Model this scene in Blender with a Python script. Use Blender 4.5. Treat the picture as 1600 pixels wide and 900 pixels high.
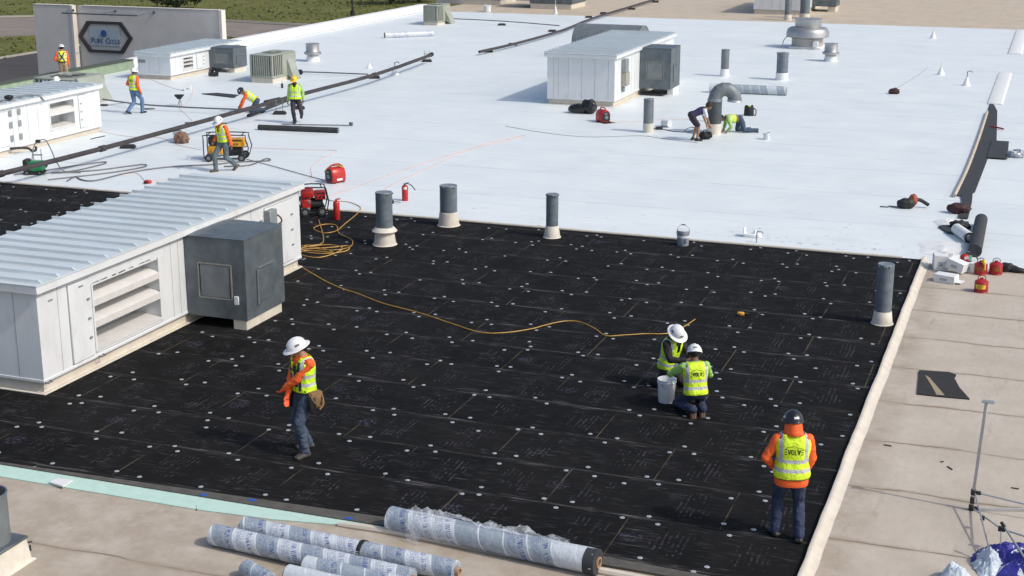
import bpy, bmesh, math, random
import numpy as np
from mathutils import Vector, Matrix, noise, Quaternion
R = math.radians
random.seed(7)
S = bpy.context.scene
for o in list(bpy.data.objects): bpy.data.objects.remove(o)
C = S.collection
# ------------------------------------------------------------------ camera
CAMH = 8.3; FPX = 2260.0; PITCH = R(15.6); YAW = R(20.35)
cam = bpy.data.objects.new('camera', bpy.data.cameras.new('camera')); C.objects.link(cam)
cam.location = (0, 0, CAMH); cam.rotation_euler = (R(90)-PITCH, 0, YAW)
cam.data.sensor_width = 36; cam.data.lens = FPX/1600*36
cam.data.clip_start = .1; cam.data.clip_end = 3000
S.camera = cam
# ------------------------------------------------------------------ light
ELEV = R(43.5); TRAVEL = Vector((-.993, .12, 0)).normalized()
w = bpy.data.worlds.new('World'); S.world = w; w.use_nodes = True
nt = w.node_tree; bg = nt.nodes['Background']
sky = nt.nodes.new('ShaderNodeTexSky'); sky.sky_type = 'NISHITA'; sky.sun_disc = False
sky.sun_elevation = ELEV; sky.sun_rotation = math.atan2(-TRAVEL.x, -TRAVEL.y)
sky.air_density = .9; sky.dust_density = 3.2; sky.ozone_density = 1.0; sky.altitude = 0
nt.links.new(sky.outputs[0], bg.inputs[0]); bg.inputs[1].default_value = .145
sun = bpy.data.objects.new('sun', bpy.data.lights.new('sun', 'SUN')); C.objects.link(sun)
sun.data.energy = 2.2; sun.data.angle = R(1.2); sun.data.color = (1, .945, .85)
d = TRAVEL*math.cos(ELEV) - Vector((0, 0, math.sin(ELEV)))
sun.rotation_euler = d.to_track_quat('-Z', 'Y').to_euler(); sun.location = (30, 0, 40)
S.view_settings.view_transform = 'Standard'; S.view_settings.look = 'None'
S.view_settings.exposure = .12; S.view_settings.gamma = 1
# ------------------------------------------------------------------ where a pixel of the 1600x900 photo meets a level plane
_cp, _sp, _cy, _sy = math.cos(PITCH), math.sin(PITCH), math.cos(YAW), math.sin(YAW)
def ray(px, py):
    u = (px-800)/FPX; v = (450-py)/FPX
    return Vector((_cy*u-_sy*_cp-_sy*_sp*v, _sy*u+_cy*_cp+_cy*_sp*v, -_sp+_cp*v))
def G(px, py, z=0.0):
    r = ray(px, py); t = (z-CAMH)/r.z
    return Vector((r.x*t, r.y*t, z))
# ------------------------------------------------------------------ materials
MATS = {}
def newmat(name):
    m = bpy.data.materials.new(name); m.use_nodes = True
    n = m.node_tree; b = n.nodes['Principled BSDF']
    return m, n, b
class N:
    """tiny helper to wire shader nodes"""
    def __init__(s, nt): s.nt = nt
    def add(s, t, **k):
        n = s.nt.nodes.new(t)
        for a, v in k.items(): setattr(n, a, v)
        return n
    def set(s, sock, v):
        if hasattr(v, 'is_output') or isinstance(v, bpy.types.NodeSocket): s.nt.links.new(v, sock)
        else: sock.default_value = v
    def math(s, op, a, b=None, c=None, clamp=False):
        n = s.add('ShaderNodeMath', operation=op, use_clamp=clamp)
        s.set(n.inputs[0], a)
        if b is not None: s.set(n.inputs[1], b)
        if c is not None: s.set(n.inputs[2], c)
        return n.outputs[0]
    def pos(s):
        g = s.add('ShaderNodeNewGeometry'); x = s.add('ShaderNodeSeparateXYZ')
        s.nt.links.new(g.outputs['Position'], x.inputs[0]); return g.outputs['Position'], x.outputs[0], x.outputs[1], x.outputs[2]
    def comb(s, x, y, z=0.0):
        n = s.add('ShaderNodeCombineXYZ')
        for i, v in enumerate((x, y, z)): s.set(n.inputs[i], v)
        return n.outputs[0]
    def noise(s, vec, scale, detail=3, rough=.55, dist=0.0):
        n = s.add('ShaderNodeTexNoise'); n.inputs['Scale'].default_value = scale; n.inputs['Detail'].default_value = detail
        n.inputs['Roughness'].default_value = rough; n.inputs['Distortion'].default_value = dist
        s.nt.links.new(vec, n.inputs['Vector']); return n.outputs['Fac']
    def white(s, vec):
        n = s.add('ShaderNodeTexWhiteNoise', noise_dimensions='3D'); s.nt.links.new(vec, n.inputs['Vector']); return n.outputs['Value']
    def mapr(s, v, a, b, c=0.0, d=1.0):
        n = s.add('ShaderNodeMapRange'); s.set(n.inputs['Value'], v)
        for k, q in zip(('From Min', 'From Max', 'To Min', 'To Max'), (a, b, c, d)): n.inputs[k].default_value = q
        return n.outputs['Result']
    def mix(s, f, a, b, mode='MIX'):
        n = s.add('ShaderNodeMix', data_type='RGBA', blend_type=mode); n.clamp_factor = True
        s.set(n.inputs[0], f)
        for i, v in ((6, a), (7, b)):
            if isinstance(v, (tuple, list)): v = (*v[:3], 1)
            s.set(n.inputs[i], v)
        return n.outputs[2]
    def bump(s, h, strength, dist=.01):
        n = s.add('ShaderNodeBump'); n.inputs['Strength'].default_value = strength; n.inputs['Distance'].default_value = dist
        s.set(n.inputs['Height'], h); return n.outputs[0]
def mat(name, col, rough=.55, metal=0.0, var=.0, vs=5.0, bump=0.0, bs=40.0, stretch=(1, 1, 1), dirt=0.0, dcol=(.12, .1, .08), ds=2.0, spec=.5):
    if name in MATS: return MATS[name]
    m, nt, b = newmat(name); n = N(nt)
    b.inputs['Roughness'].default_value = rough; b.inputs['Metallic'].default_value = metal
    b.inputs['Specular IOR Level'].default_value = spec
    p, x, y, z = n.pos()
    v = n.comb(n.math('MULTIPLY', x, stretch[0]), n.math('MULTIPLY', y, stretch[1]), n.math('MULTIPLY', z, stretch[2]))
    c = (*col, 1)
    if var:
        f = n.noise(v, vs, 5, .6)
        lo = tuple(q*(1-var) for q in col); hi = tuple(min(q*(1+var), .95) for q in col)
        c = n.mix(n.mapr(f, .3, .7), lo, hi)
    if dirt:
        f = n.noise(v, ds, 6, .7)
        c = n.mix(n.math('MULTIPLY', n.mapr(f, .5, .78), dirt), c, dcol)
    n.set(b.inputs['Base Color'], c)
    if bump: nt.links.new(n.bump(n.noise(v, bs, 4), bump), b.inputs['Normal'])
    MATS[name] = m; return m

def m_boards():
    m, nt, b = newmat('black_board'); n = N(nt); p, x, y, z = n.pos()
    rr = n.math('DIVIDE', n.math('SUBTRACT', y, ROW0), ROWH); k = n.math('FLOOR', rr); fy = n.math('SUBTRACT', rr, k)
    par = n.math('MODULO', n.math('ADD', k, 100.0), 2.0)
    jit = n.math('MULTIPLY', n.math('SINE', n.math('MULTIPLY', k, 12.9)), .12)
    xs = n.math('DIVIDE', n.math('ADD', n.math('SUBTRACT', x, SEAM0), n.math('ADD', n.math('MULTIPLY', par, -SEAML/2), jit)), SEAML)
    bx = n.math('FLOOR', n.math('ADD', xs, .5)); fx = n.math('SUBTRACT', xs, bx)
    cell = n.comb(bx, k, 3.0); rnd = n.white(cell)
    base = n.mix(n.mapr(n.noise(p, 2.2, 6, .65), .3, .72), (.0042, .0044, .0049), (.0095, .0095, .0098))
    base = n.mix(n.math('MULTIPLY', rnd, .6), base, (.012, .0118, .0118))
    sv2 = n.comb(n.math('MULTIPLY', x, 2.2), n.math('MULTIPLY', y, 30.0)); base = n.mix(n.math('MULTIPLY', n.mapr(n.noise(sv2, 1.3, 3, .6), .575, .69), n.math('MULTIPLY', n.mapr(n.noise(p, 1.9, 3), .40, .60), .62)), base, (.10, .10, .108))
    base = n.mix(n.math('MULTIPLY', n.mapr(n.noise(p, 1.3, 6, .7), .52, .74), .25), base, (.034, .033, .032))
    # scuffs that run along the rows, thickest at the row joints
    sv = n.comb(n.math('MULTIPLY', x, .9), n.math('MULTIPLY', y, 17.0))
    sc = n.noise(sv, 1.6, 5, .65)
    edge = n.mapr(n.math('ABSOLUTE', n.math('SUBTRACT', fy, .5)), .36, .5)
    big = n.noise(p, .8, 2)
    thr = n.math('SUBTRACT', n.math('ADD', sc, n.math('MULTIPLY', edge, .075)), n.math('MULTIPLY', n.math('SUBTRACT', .62, big), .26))
    base = n.mix(n.math('MULTIPLY', n.mapr(thr, .60, .73), .8), base, (.15, .15, .16))
    base = n.mix(n.math('MULTIPLY', n.math('MULTIPLY', n.mapr(n.math('ABSOLUTE', n.math('SUBTRACT', fy, .5)), .455, .49), n.mapr(n.noise(n.comb(n.math('MULTIPLY', x, .8), n.math('MULTIPLY', y, 26.0)), 2.0, 4, .7), .52, .62)), n.math('MULTIPLY', n.mapr(n.noise(n.comb(x, k), .55, 2), .48, .62), .75)), base, (.24, .24, .25))
    # printed lines of lettering: short dashes in columns, in a block on each board
    xw = n.math('ADD', x, n.math('MULTIPLY', n.math('SUBTRACT', n.noise(p, 2.6, 2), .5), .06)); u = n.math('MULTIPLY', xw, 13.5); ku = n.math('FLOOR', u); fu = n.math('SUBTRACT', u, ku)
    vv = n.math('ADD', n.math('MULTIPLY', y, 6.8), n.math('MULTIPLY', n.white(n.comb(ku, 1.0, 2.0)), 3.0)); kv = n.math('FLOOR', vv); fv = n.math('SUBTRACT', vv, kv)
    dash = n.math('MULTIPLY', n.math('LESS_THAN', n.math('ABSOLUTE', n.math('SUBTRACT', fu, .5)), .17), n.math('LESS_THAN', n.math('ABSOLUTE', n.math('SUBTRACT', fv, .5)), n.math('MULTIPLY', n.white(n.comb(ku, kv, 4.0)), .6)))
    on = n.math('GREATER_THAN', n.white(n.comb(ku, kv, 9.0)), .25)
    rg = n.math('MULTIPLY', n.math('SUBTRACT', n.noise(p, 3.0, 3), .5), .16)
    off = n.math('MULTIPLY', n.math('SUBTRACT', rnd, .5), .14)
    def blk(c): return n.math('LESS_THAN', n.math('ABSOLUTE', n.math('ADD', n.math('SUBTRACT', fx, c), n.math('ADD', rg, off))), .095)
    bl = n.math('MAXIMUM', blk(.27), blk(-.20))
    bl = n.math('MULTIPLY', bl, n.math('LESS_THAN', n.math('ABSOLUTE', n.math('ADD', n.math('SUBTRACT', fy, .5), rg)), .30))
    wear = n.mapr(n.noise(p, 3.2, 4, .7), .36, .62)
    pr = n.math('MULTIPLY', n.math('MULTIPLY', dash, on), n.math('MULTIPLY', bl, wear))
    base = n.mix(n.math('MULTIPLY', pr, .62), base, (.07, .07, .083))
    # bluish printed roundels, one to a board, mostly rubbed away
    dx = n.math('MULTIPLY', n.math('ADD', n.math('SUBTRACT', fx, .05), off), SEAML); dy = n.math('MULTIPLY', n.math('SUBTRACT', fy, .52), ROWH)
    rad = n.math('SQRT', n.math('ADD', n.math('MULTIPLY', dx, dx), n.math('MULTIPLY', dy, dy)))
    mk2 = n.noise(n.comb(n.math('MULTIPLY', x, 1.0), n.math('MULTIPLY', y, .6)), 26.0, 3)
    rd = n.math('MULTIPLY', n.mapr(rad, .12, .19, 1, 0), n.math('MULTIPLY', n.mapr(mk2, .50, .62), n.mapr(n.white(n.comb(bx, k, 7.0)), .35, .8)))
    base = n.mix(n.math('MULTIPLY', rd, .8), base, (.075, .075, .12))
    # joints
    js = n.math('LESS_THAN', n.math('ABSOLUTE', n.math('MULTIPLY', fx, SEAML)), .009)
    jw = n.mapr(n.noise(p, 1.7, 2), .38, .6)
    base = n.mix(n.math('MULTIPLY', js, n.math('MULTIPLY', jw, .75)), base, (.125, .105, .07))
    jr = n.math('GREATER_THAN', n.math('ABSOLUTE', n.math('SUBTRACT', fy, .5)), .494)
    base = n.mix(n.math('MULTIPLY', jr, .5), base, (.055, .05, .045))
    nt.links.new(base, b.inputs['Base Color']); b.inputs['Roughness'].default_value = .85; b.inputs['Specular IOR Level'].default_value = .10
    nt.links.new(n.bump(n.noise(p, 60.0, 4), .25, .006), b.inputs['Normal'])
    return m
ROW0 = 22.75; ROWH = 1.29; SEAML = 2.49; SEAM0 = -11.15
def m_white_roof():
    m, nt, b = newmat('white_membrane'); n = N(nt); p, x, y, z = n.pos()
    yy = n.math('ADD', y, n.math('MULTIPLY', n.math('SUBTRACT', n.noise(p, .35, 2), .5), .22))
    q = n.math('DIVIDE', yy, 3.66); fq = n.math('SUBTRACT', q, n.math('FLOOR', q))
    sheet = n.white(n.comb(n.math('FLOOR', q), 0.0, 0.0))
    base = n.mix(n.mapr(n.noise(p, .5, 6, .6), .3, .7), (.635, .705, .725), (.725, .775, .79))
    base = n.mix(n.math('MULTIPLY', sheet, .3), base, (.76, .80, .815))
    # wrinkles and wheel marks
    wv = n.comb(n.math('MULTIPLY', x, .25), n.math('MULTIPLY', y, 3.2))
    wr = n.noise(wv, 1.4, 5, .6, .4)
    base = n.mix(n.math('MULTIPLY', n.mapr(wr, .54, .72), .34), base, (.49, .54, .57))
    sm = n.math('LESS_THAN', fq, .016)
    base = n.mix(n.math('MULTIPLY', sm, n.math('MULTIPLY', n.mapr(n.noise(p, .6, 2), .35, .55), .6)), base, (.38, .43, .46))
    smg = n.noise(n.comb(n.math('MULTIPLY', x, .5), n.math('MULTIPLY', y, .8)), 1.1, 7, .78)
    base = n.mix(n.math('MULTIPLY', n.mapr(smg, .53, .70), .30), base, (.44, .47, .48))
    drag = n.noise(n.comb(n.math('ADD', n.math('MULTIPLY', x, 2.6), n.math('MULTIPLY', y, -1.7)), n.math('ADD', n.math('MULTIPLY', x, .10), n.math('MULTIPLY', y, .16))), 1.5, 4, .6)
    base = n.mix(n.math('MULTIPLY', n.mapr(drag, .62, .72), .22), base, (.83, .85, .86))
    dn = n.noise(n.comb(n.math('MULTIPLY', x, .6), n.math('MULTIPLY', y, 1.8)), 4.0, 6, .75)
    near = n.math('ADD', n.mapr(y, 33.0, 40.0, .055, .0), n.math('MULTIPLY', n.noise(p, .22, 2), .06))
    base = n.mix(n.math('MULTIPLY', n.mapr(n.math('ADD', dn, near), .735, .80), .5), base, (.30, .30, .30))
    nt.links.new(base, b.inputs['Base Color']); b.inputs['Roughness'].default_value = .45
    h = n.math('ADD', n.math('MULTIPLY', n.noise(wv, 1.2, 4, .5), .8), n.math('MULTIPLY', fq, .0))
    nt.links.new(n.bump(h, .22, .05), b.inputs['Normal']); return m
def m_tan(name, c1, c2, stain, pitch, off, sstr, kerb=False):
    m, nt, b = newmat(name); n = N(nt); p, x, y, z = n.pos()
    yy = n.math('ADD', n.math('ADD', y, off), n.math('MULTIPLY', n.math('SUBTRACT', n.noise(p, .8, 4), .5), .26))
    q = n.math('DIVIDE', yy, pitch); fq = n.math('MULTIPLY', n.math('ABSOLUTE', n.math('SUBTRACT', n.math('SUBTRACT', q, n.math('FLOOR', q)), .5)), pitch)
    base = n.mix(n.mapr(n.noise(p, .9, 7, .68), .3, .7), c1, c2)
    base = n.mix(n.math('MULTIPLY', n.mapr(n.noise(n.comb(n.math('MULTIPLY', x, 2.0), n.math('MULTIPLY', y, .7)), 5.0, 6, .7), .45, .75), .4), base, tuple(q*.82 for q in c1))
    amt = n.mapr(n.noise(p, 1.1, 4, .6), .32, .68)
    wide = n.math('MULTIPLY', n.mapr(fq, .0, .11, 1, 0), amt)
    base = n.mix(n.math('MULTIPLY', wide, sstr*.75), base, stain)
    line = n.math('MULTIPLY', n.mapr(fq, .004, .03, 1, 0), n.mapr(n.noise(p, 1.4, 4, .6), .25, .5))
    base = n.mix(n.math('MULTIPLY', line, sstr*.9), base, tuple(q*.62 for q in stain))
    if kerb:
        kd = n.math('MULTIPLY', n.mapr(n.math('ADD', x, n.math('MULTIPLY', n.noise(p, 2.2, 4), .35)), -1.75, -1.45, 1, 0), n.mapr(n.noise(p, 1.6, 5, .7), .35, .6))
        base = n.mix(n.math('MULTIPLY', kd, .75), base, tuple(.5*a+.5*b_ for a, b_ in zip(stain, c1)))
    rn = n.noise(n.comb(n.math('MULTIPLY', x, 2.6), n.math('MULTIPLY', y, .45)), 1.2, 5, .7)
    base = n.mix(n.math('MULTIPLY', n.mapr(rn, .60, .72), .45), base, stain)
    sp = n.noise(p, 2.6, 7, .8)
    base = n.mix(n.math('MULTIPLY', n.mapr(sp, .61, .76), .5), base, stain)
    sp2 = n.noise(p, 11.0, 4, .7)
    base = n.mix(n.math('MULTIPLY', n.mapr(sp2, .64, .74), .45), base, tuple(min(.9, q*1.35) for q in c2))
    nt.links.new(base, b.inputs['Base Color']); b.inputs['Roughness'].default_value = .7; b.inputs['Specular IOR Level'].default_value = .3
    h = n.math('ADD', n.math('MULTIPLY', line, .6), n.noise(p, 3.0, 5, .6))
    nt.links.new(n.bump(h, .25, .03), b.inputs['Normal']); return m
def m_grass():
    m, nt, b = newmat('meadow'); n = N(nt); p, x, y, z = n.pos()
    v = n.comb(n.math('MULTIPLY', x, .6), n.math('MULTIPLY', y, 1.0))
    base = n.mix(n.mapr(n.noise(v, .12, 6, .7), .32, .68), (.085, .11, .035), (.15, .16, .055))
    base = n.mix(n.mapr(n.noise(v, .9, 7, .8), .45, .75), base, (.24, .20, .09))
    base = n.mix(n.math('MULTIPLY', n.mapr(n.noise(v, .33, 5, .7), .55, .7), .6), base, (.06, .08, .025))
    nt.links.new(base, b.inputs['Base Color']); b.inputs['Roughness'].default_value = .95; b.inputs['Specular IOR Level'].default_value = .1
    nt.links.new(n.bump(n.noise(p, 3.0, 6, .7), .9, .25), b.inputs['Normal']); return m
def m_vest(name, col, silver=(.46, .48, .50), zipper=True, trim=(.03, .03, .03)):
    """cloth with reflective bands laid out in the wearer's own torso coordinates"""
    m, nt, b = newmat(name); n = N(nt)
    a = n.add('ShaderNodeAttribute', attribute_name='torso'); sx = n.add('ShaderNodeSeparateXYZ'); nt.links.new(a.outputs['Vector'], sx.inputs[0])
    X, Y, Z = sx.outputs
    p, *_ = n.pos()
    f = n.noise(p, 14.0, 4, .6)
    base = n.mix(n.mapr(f, .3, .7), tuple(q*.82 for q in col), tuple(min(1, q*1.1) for q in col))
    def band(v, c, h): return n.math('LESS_THAN', n.math('ABSOLUTE', n.math('SUBTRACT', v, c)), h)
    ax = n.math('ABSOLUTE', X)
    s = n.math('MAXIMUM', band(Z, .12, .024), band(Z, .24, .024))
    s = n.math('MAXIMUM', s, n.math('MULTIPLY', band(ax, .152, .022), n.math('GREATER_THAN', Z, .24)))
    base = n.mix(s, base, silver)
    if zipper:
        zz = n.math('MULTIPLY', n.math('LESS_THAN', ax, .007), n.math('GREATER_THAN', Y, 0.0)); base = n.mix(zz, base, trim)
    base = n.mix(n.math('LESS_THAN', Z, .010), base, trim)
    nt.links.new(base, b.inputs['Base Color']); b.inputs['Roughness'].default_value = .6
    nt.links.new(n.bump(n.noise(p, 9.0, 4, .6), .8, .05), b.inputs['Normal']); return m
def m_wrap(name, white, seed, text=.5):
    """printed stretch wrap in a spiral round a roll: attribute wrap = (turn, length, 0)"""
    m, nt, b = newmat(name); n = N(nt)
    a = n.add('ShaderNodeAttribute', attribute_name='wrap'); sx = n.add('ShaderNodeSeparateXYZ'); nt.links.new(a.outputs['Vector'], sx.inputs[0])
    t, l, _ = sx.outputs
    p, *_ = n.pos()
    q = n.math('ADD', n.math('SUBTRACT', n.math('MULTIPLY', l, 2.9), n.math('MULTIPLY', t, 1.0)), n.math('ADD', seed, n.math('MULTIPLY', n.noise(p, 2.0, 2), .25)))
    k = n.math('FLOOR', q); f = n.math('SUBTRACT', q, k)
    rnd = n.white(n.comb(k, seed, 1.0))
    base = n.mix(n.math('MULTIPLY', n.math('LESS_THAN', rnd, 1.0-white), .9), (.55, .60, .65), (.29, .345, .40))
    base = n.mix(n.math('MULTIPLY', n.mapr(n.noise(p, 5.0, 5, .7), .52, .72), .55), base, (.64, .69, .73))
    base = n.mix(n.math('LESS_THAN', f, .06), base, (.66, .70, .74))
    on = n.math('LESS_THAN', n.white(n.comb(k, seed, 5.0)), min(1.0, text*1.35))
    w1 = n.math('MULTIPLY', n.math('GREATER_THAN', f, .64), n.math('LESS_THAN', f, .86))
    tl = n.math('MULTIPLY', n.math('ADD', n.math('MULTIPLY', l, .8), n.math('MULTIPLY', t, 1.6)), 22.0); kl = n.math('FLOOR', tl); fl = n.math('SUBTRACT', tl, kl)
    dd = n.math('MULTIPLY', n.math('MULTIPLY', n.math('LESS_THAN', fl, n.math('ADD', .35, n.math('MULTIPLY', n.white(n.comb(kl, k, 3.0)), .4))), n.math('GREATER_THAN', n.white(n.comb(kl, k, 8.0)), .18)), n.mapr(n.noise(p, 30.0, 2), .35, .6))
    base = n.mix(n.math('MULTIPLY', n.math('MULTIPLY', w1, on), n.math('MULTIPLY', dd, 1.0)), base, (.03, .065, .27))
    w2 = n.math('MULTIPLY', n.math('GREATER_THAN', f, .18), n.math('LESS_THAN', f, .55))
    lf = n.math('MULTIPLY', f, 15.0); kf = n.math('FLOOR', lf); ff = n.math('SUBTRACT', lf, kf); t3 = n.math('MULTIPLY', tl, 2.1); k3 = n.math('FLOOR', t3)
    d2 = n.math('MULTIPLY', n.math('LESS_THAN', ff, .5), n.math('GREATER_THAN', n.white(n.comb(k3, kf, k)), .35))
    base = n.mix(n.math('MULTIPLY', n.math('MULTIPLY', w2, on), n.math('MULTIPLY', d2, .6)), base, (.10, .14, .29))
    nt.links.new(base, b.inputs['Base Color']); b.inputs['Roughness'].default_value = .2
    nt.links.new(n.bump(n.noise(p, 14.0, 5, .65), .55, .03), b.inputs['Normal']); return m
def m_plastic():
    m, nt, b = newmat('clear_plastic'); n = N(nt); p, *_ = n.pos()
    tr = n.add('ShaderNodeBsdfTransparent'); mx = n.add('ShaderNodeMixShader'); out = nt.nodes['Material Output']
    b.inputs['Base Color'].default_value = (.75, .8, .85, 1); b.inputs['Roughness'].default_value = .2
    f = n.mapr(n.noise(p, 12.0, 5, .7), .4, .75, .10, .62)
    nt.links.new(f, mx.inputs[0]); nt.links.new(tr.outputs[0], mx.inputs[1]); nt.links.new(b.outputs[0], mx.inputs[2])
    nt.links.new(mx.outputs[0], out.inputs['Surface'])
    nt.links.new(n.bump(n.noise(p, 25.0, 4), .8, .03), b.inputs['Normal']); return m
M_BLACK = m_boards(); M_WHITE = m_white_roof()
M_TAN = m_tan('tan_membrane', (.42, .373, .312), (.525, .472, .405), (.25, .19, .125), 1.88, .02, 1.0, True)
M_FARTAN = m_tan('far_tan_membrane', (.44, .37, .28), (.56, .49, .40), (.38, .26, .13), 4.6, 1.5, .45)
M_GRASS = m_grass(); M_PLASTIC = m_plastic()
M_ROAD = mat('old_asphalt', (.21, .18, .155), .9, var=.2, vs=.4, bump=.3, bs=8)
M_LOT = mat('lot_asphalt', (.05, .046, .044), .85, var=.35, vs=.35, dirt=.5, dcol=(.09, .08, .07), ds=.5, stretch=(.3, 1, 1))
M_CONC = mat('concrete', (.34, .32, .29), .85, var=.12, vs=3, bump=.2)
M_CLEARPAINT = mat('painted_white_steel', (.66, .69, .71), .42, var=.05, vs=1.5, dirt=.32, dcol=(.37, .37, .36), ds=3.2, bump=.04, bs=5, stretch=(1, 1, .45))
M_ROOFMETAL = mat('white_roof_steel', (.53, .60, .635), .4, var=.07, vs=1.2, dirt=.3, dcol=(.34, .37, .40), ds=2.5, stretch=(.5, 1.6, 1))
M_CURB = mat('cream_curb_membrane', (.60, .555, .475), .6, var=.08, vs=4, dirt=.35, dcol=(.36, .3, .22), ds=3)
M_GALV = mat('weathered_galvanised', (.115, .14, .158), .5, .35, var=.25, vs=3, dirt=.5, dcol=(.20, .21, .205), ds=2.2, bump=.05, bs=8)
M_GALV2 = mat('grey_galvanised', (.17, .195, .21), .5, .3, var=.18, vs=4, dirt=.3, dcol=(.25, .26, .26), ds=3)
M_PIPE = mat('blue_grey_pipe_coat', (.135, .168, .20), .55, .1, var=.25, vs=5, dirt=.3, dcol=(.15, .165, .18), ds=4, stretch=(1, 1, 2.2))
M_PIPETOP = mat('pipe_cap_steel', (.24, .275, .31), .5, .4, var=.25, vs=12)
M_BOOT = mat('cream_pipe_boot', (.60, .565, .49), .6, var=.1, vs=6, dirt=.4, dcol=(.38, .33, .27), ds=5)
M_WBOOT = mat('white_pipe_boot', (.72, .74, .74), .5, var=.06, vs=6)
M_SEAM = mat('panel_joint', (.30, .32, .34), .7)
M_DARK = mat('black_rubber', (.018, .018, .02), .6, var=.3, vs=10)
M_STEELPIPE = mat('dark_gas_pipe', (.042, .036, .038), .6, var=.4, vs=3)
M_CONDG = mat('grey_green_steel', (.30, .325, .28), .5, var=.12, vs=2.5, dirt=.25, dcol=(.18, .19, .16), ds=3)
M_COIL = mat('condenser_fins', (.115, .135, .125), .6, .2, var=.3, vs=8, stretch=(1, 1, .2))
M_ALU = mat('spun_aluminium', (.42, .425, .43), .42, .75, var=.12, vs=4, dirt=.3, dcol=(.3, .3, .3), ds=5)
M_RED = mat('red_enamel', (.42, .022, .02), .35, var=.15, vs=8)
M_CANRED = mat('red_can_paint', (.36, .016, .022), .4, var=.2, vs=7, dirt=.25, dcol=(.2, .02, .02), ds=9)
M_YEL = mat('yellow_enamel', (.68, .33, .02), .4, var=.15, vs=8)
M_LABELY = mat('yellow_label', (.72, .55, .03), .5)
M_ORCORD = mat('orange_cord_jacket', (.46, .26, .04), .5, var=.2, vs=4)
M_YCORD = mat('yellow_cord_jacket', (.40, .225, .045), .5, var=.25, vs=4)
M_REDCORD = mat('red_cord_jacket', (.62, .36, .30), .5)
M_GREYCORD = mat('grey_cord_jacket', (.12, .125, .14), .5)
M_GREEN = mat('green_enamel', (.012, .22, .07), .4, var=.15, vs=8)
M_WPLAST = mat('white_plastic', (.68, .71, .74), .4, var=.05, vs=10, dirt=.25, dcol=(.4, .4, .4), ds=9)
M_PAPER = mat('white_cardboard', (.68, .70, .71), .7, var=.06, vs=8, dirt=.2, dcol=(.45, .43, .4), ds=8)
M_TEAL = mat('aqua_gypsum_face', (.46, .645, .575), .75, var=.07, vs=6, dirt=.2, dcol=(.45, .6, .55), ds=5)
M_FELT = mat('grey_edge_felt', (.085, .08, .07), .85, var=.25, vs=6)
M_GRN = mat('pale_green_sheathing', (.26, .34, .24), .8, var=.15, vs=3)
M_GREYBOX = mat('grey_electric_box', (.24, .27, .29), .5, .1, var=.08, vs=6)
M_RUST = mat('rusty_brown_metal', (.15, .085, .06), .8, var=.35, vs=12)
M_TANBAG = mat('brown_canvas', (.20, .12, .085), .85, var=.35, vs=14, bump=.5, bs=30)
M_BAG = mat('black_bag_plastic', (.013, .013, .015), .25, bump=.8, bs=12)
M_UNDER = mat('dark_underlayment', (.032, .035, .04), .75, var=.25, vs=5, bump=.2, bs=20)
M_TUBE = mat('silver_tube', (.42, .44, .45), .35, .6, var=.1, vs=6)
M_PLATE = mat('plate_steel', (.38, .415, .44), .4, .15, var=.12, vs=3)
M_CARDTUBE = mat('cardboard_core', (.34, .22, .13), .8, var=.2, vs=12)
M_BRICKWALL = mat('grey_stucco', (.62, .60, .565), .9, var=.06, vs=1.2, bump=.25, bs=18)
M_LITEDGE = mat('pale_stucco_edge', (.62, .59, .54), .85, var=.05, vs=3)
M_SIGNDK = mat('sign_frame_dark', (.045, .04, .048), .6)
M_SIGNPL = mat('sign_plate', (.38, .44, .49), .5)
M_SIGNTX = mat('sign_navy_letters', (.03, .06, .17), .5)
M_BLUE = mat('canopy_blue', (.028, .03, .25), .6, var=.2, vs=4)
M_PALEFAB = mat('canopy_pale', (.50, .57, .65), .6, var=.12, vs=5)
M_WOOD = mat('tan_lath', (.46, .41, .33), .8, var=.15, vs=5)
M_FOIL = mat('foil_flash', (.5, .53, .56), .3, .6, bump=.8, bs=30)
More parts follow.
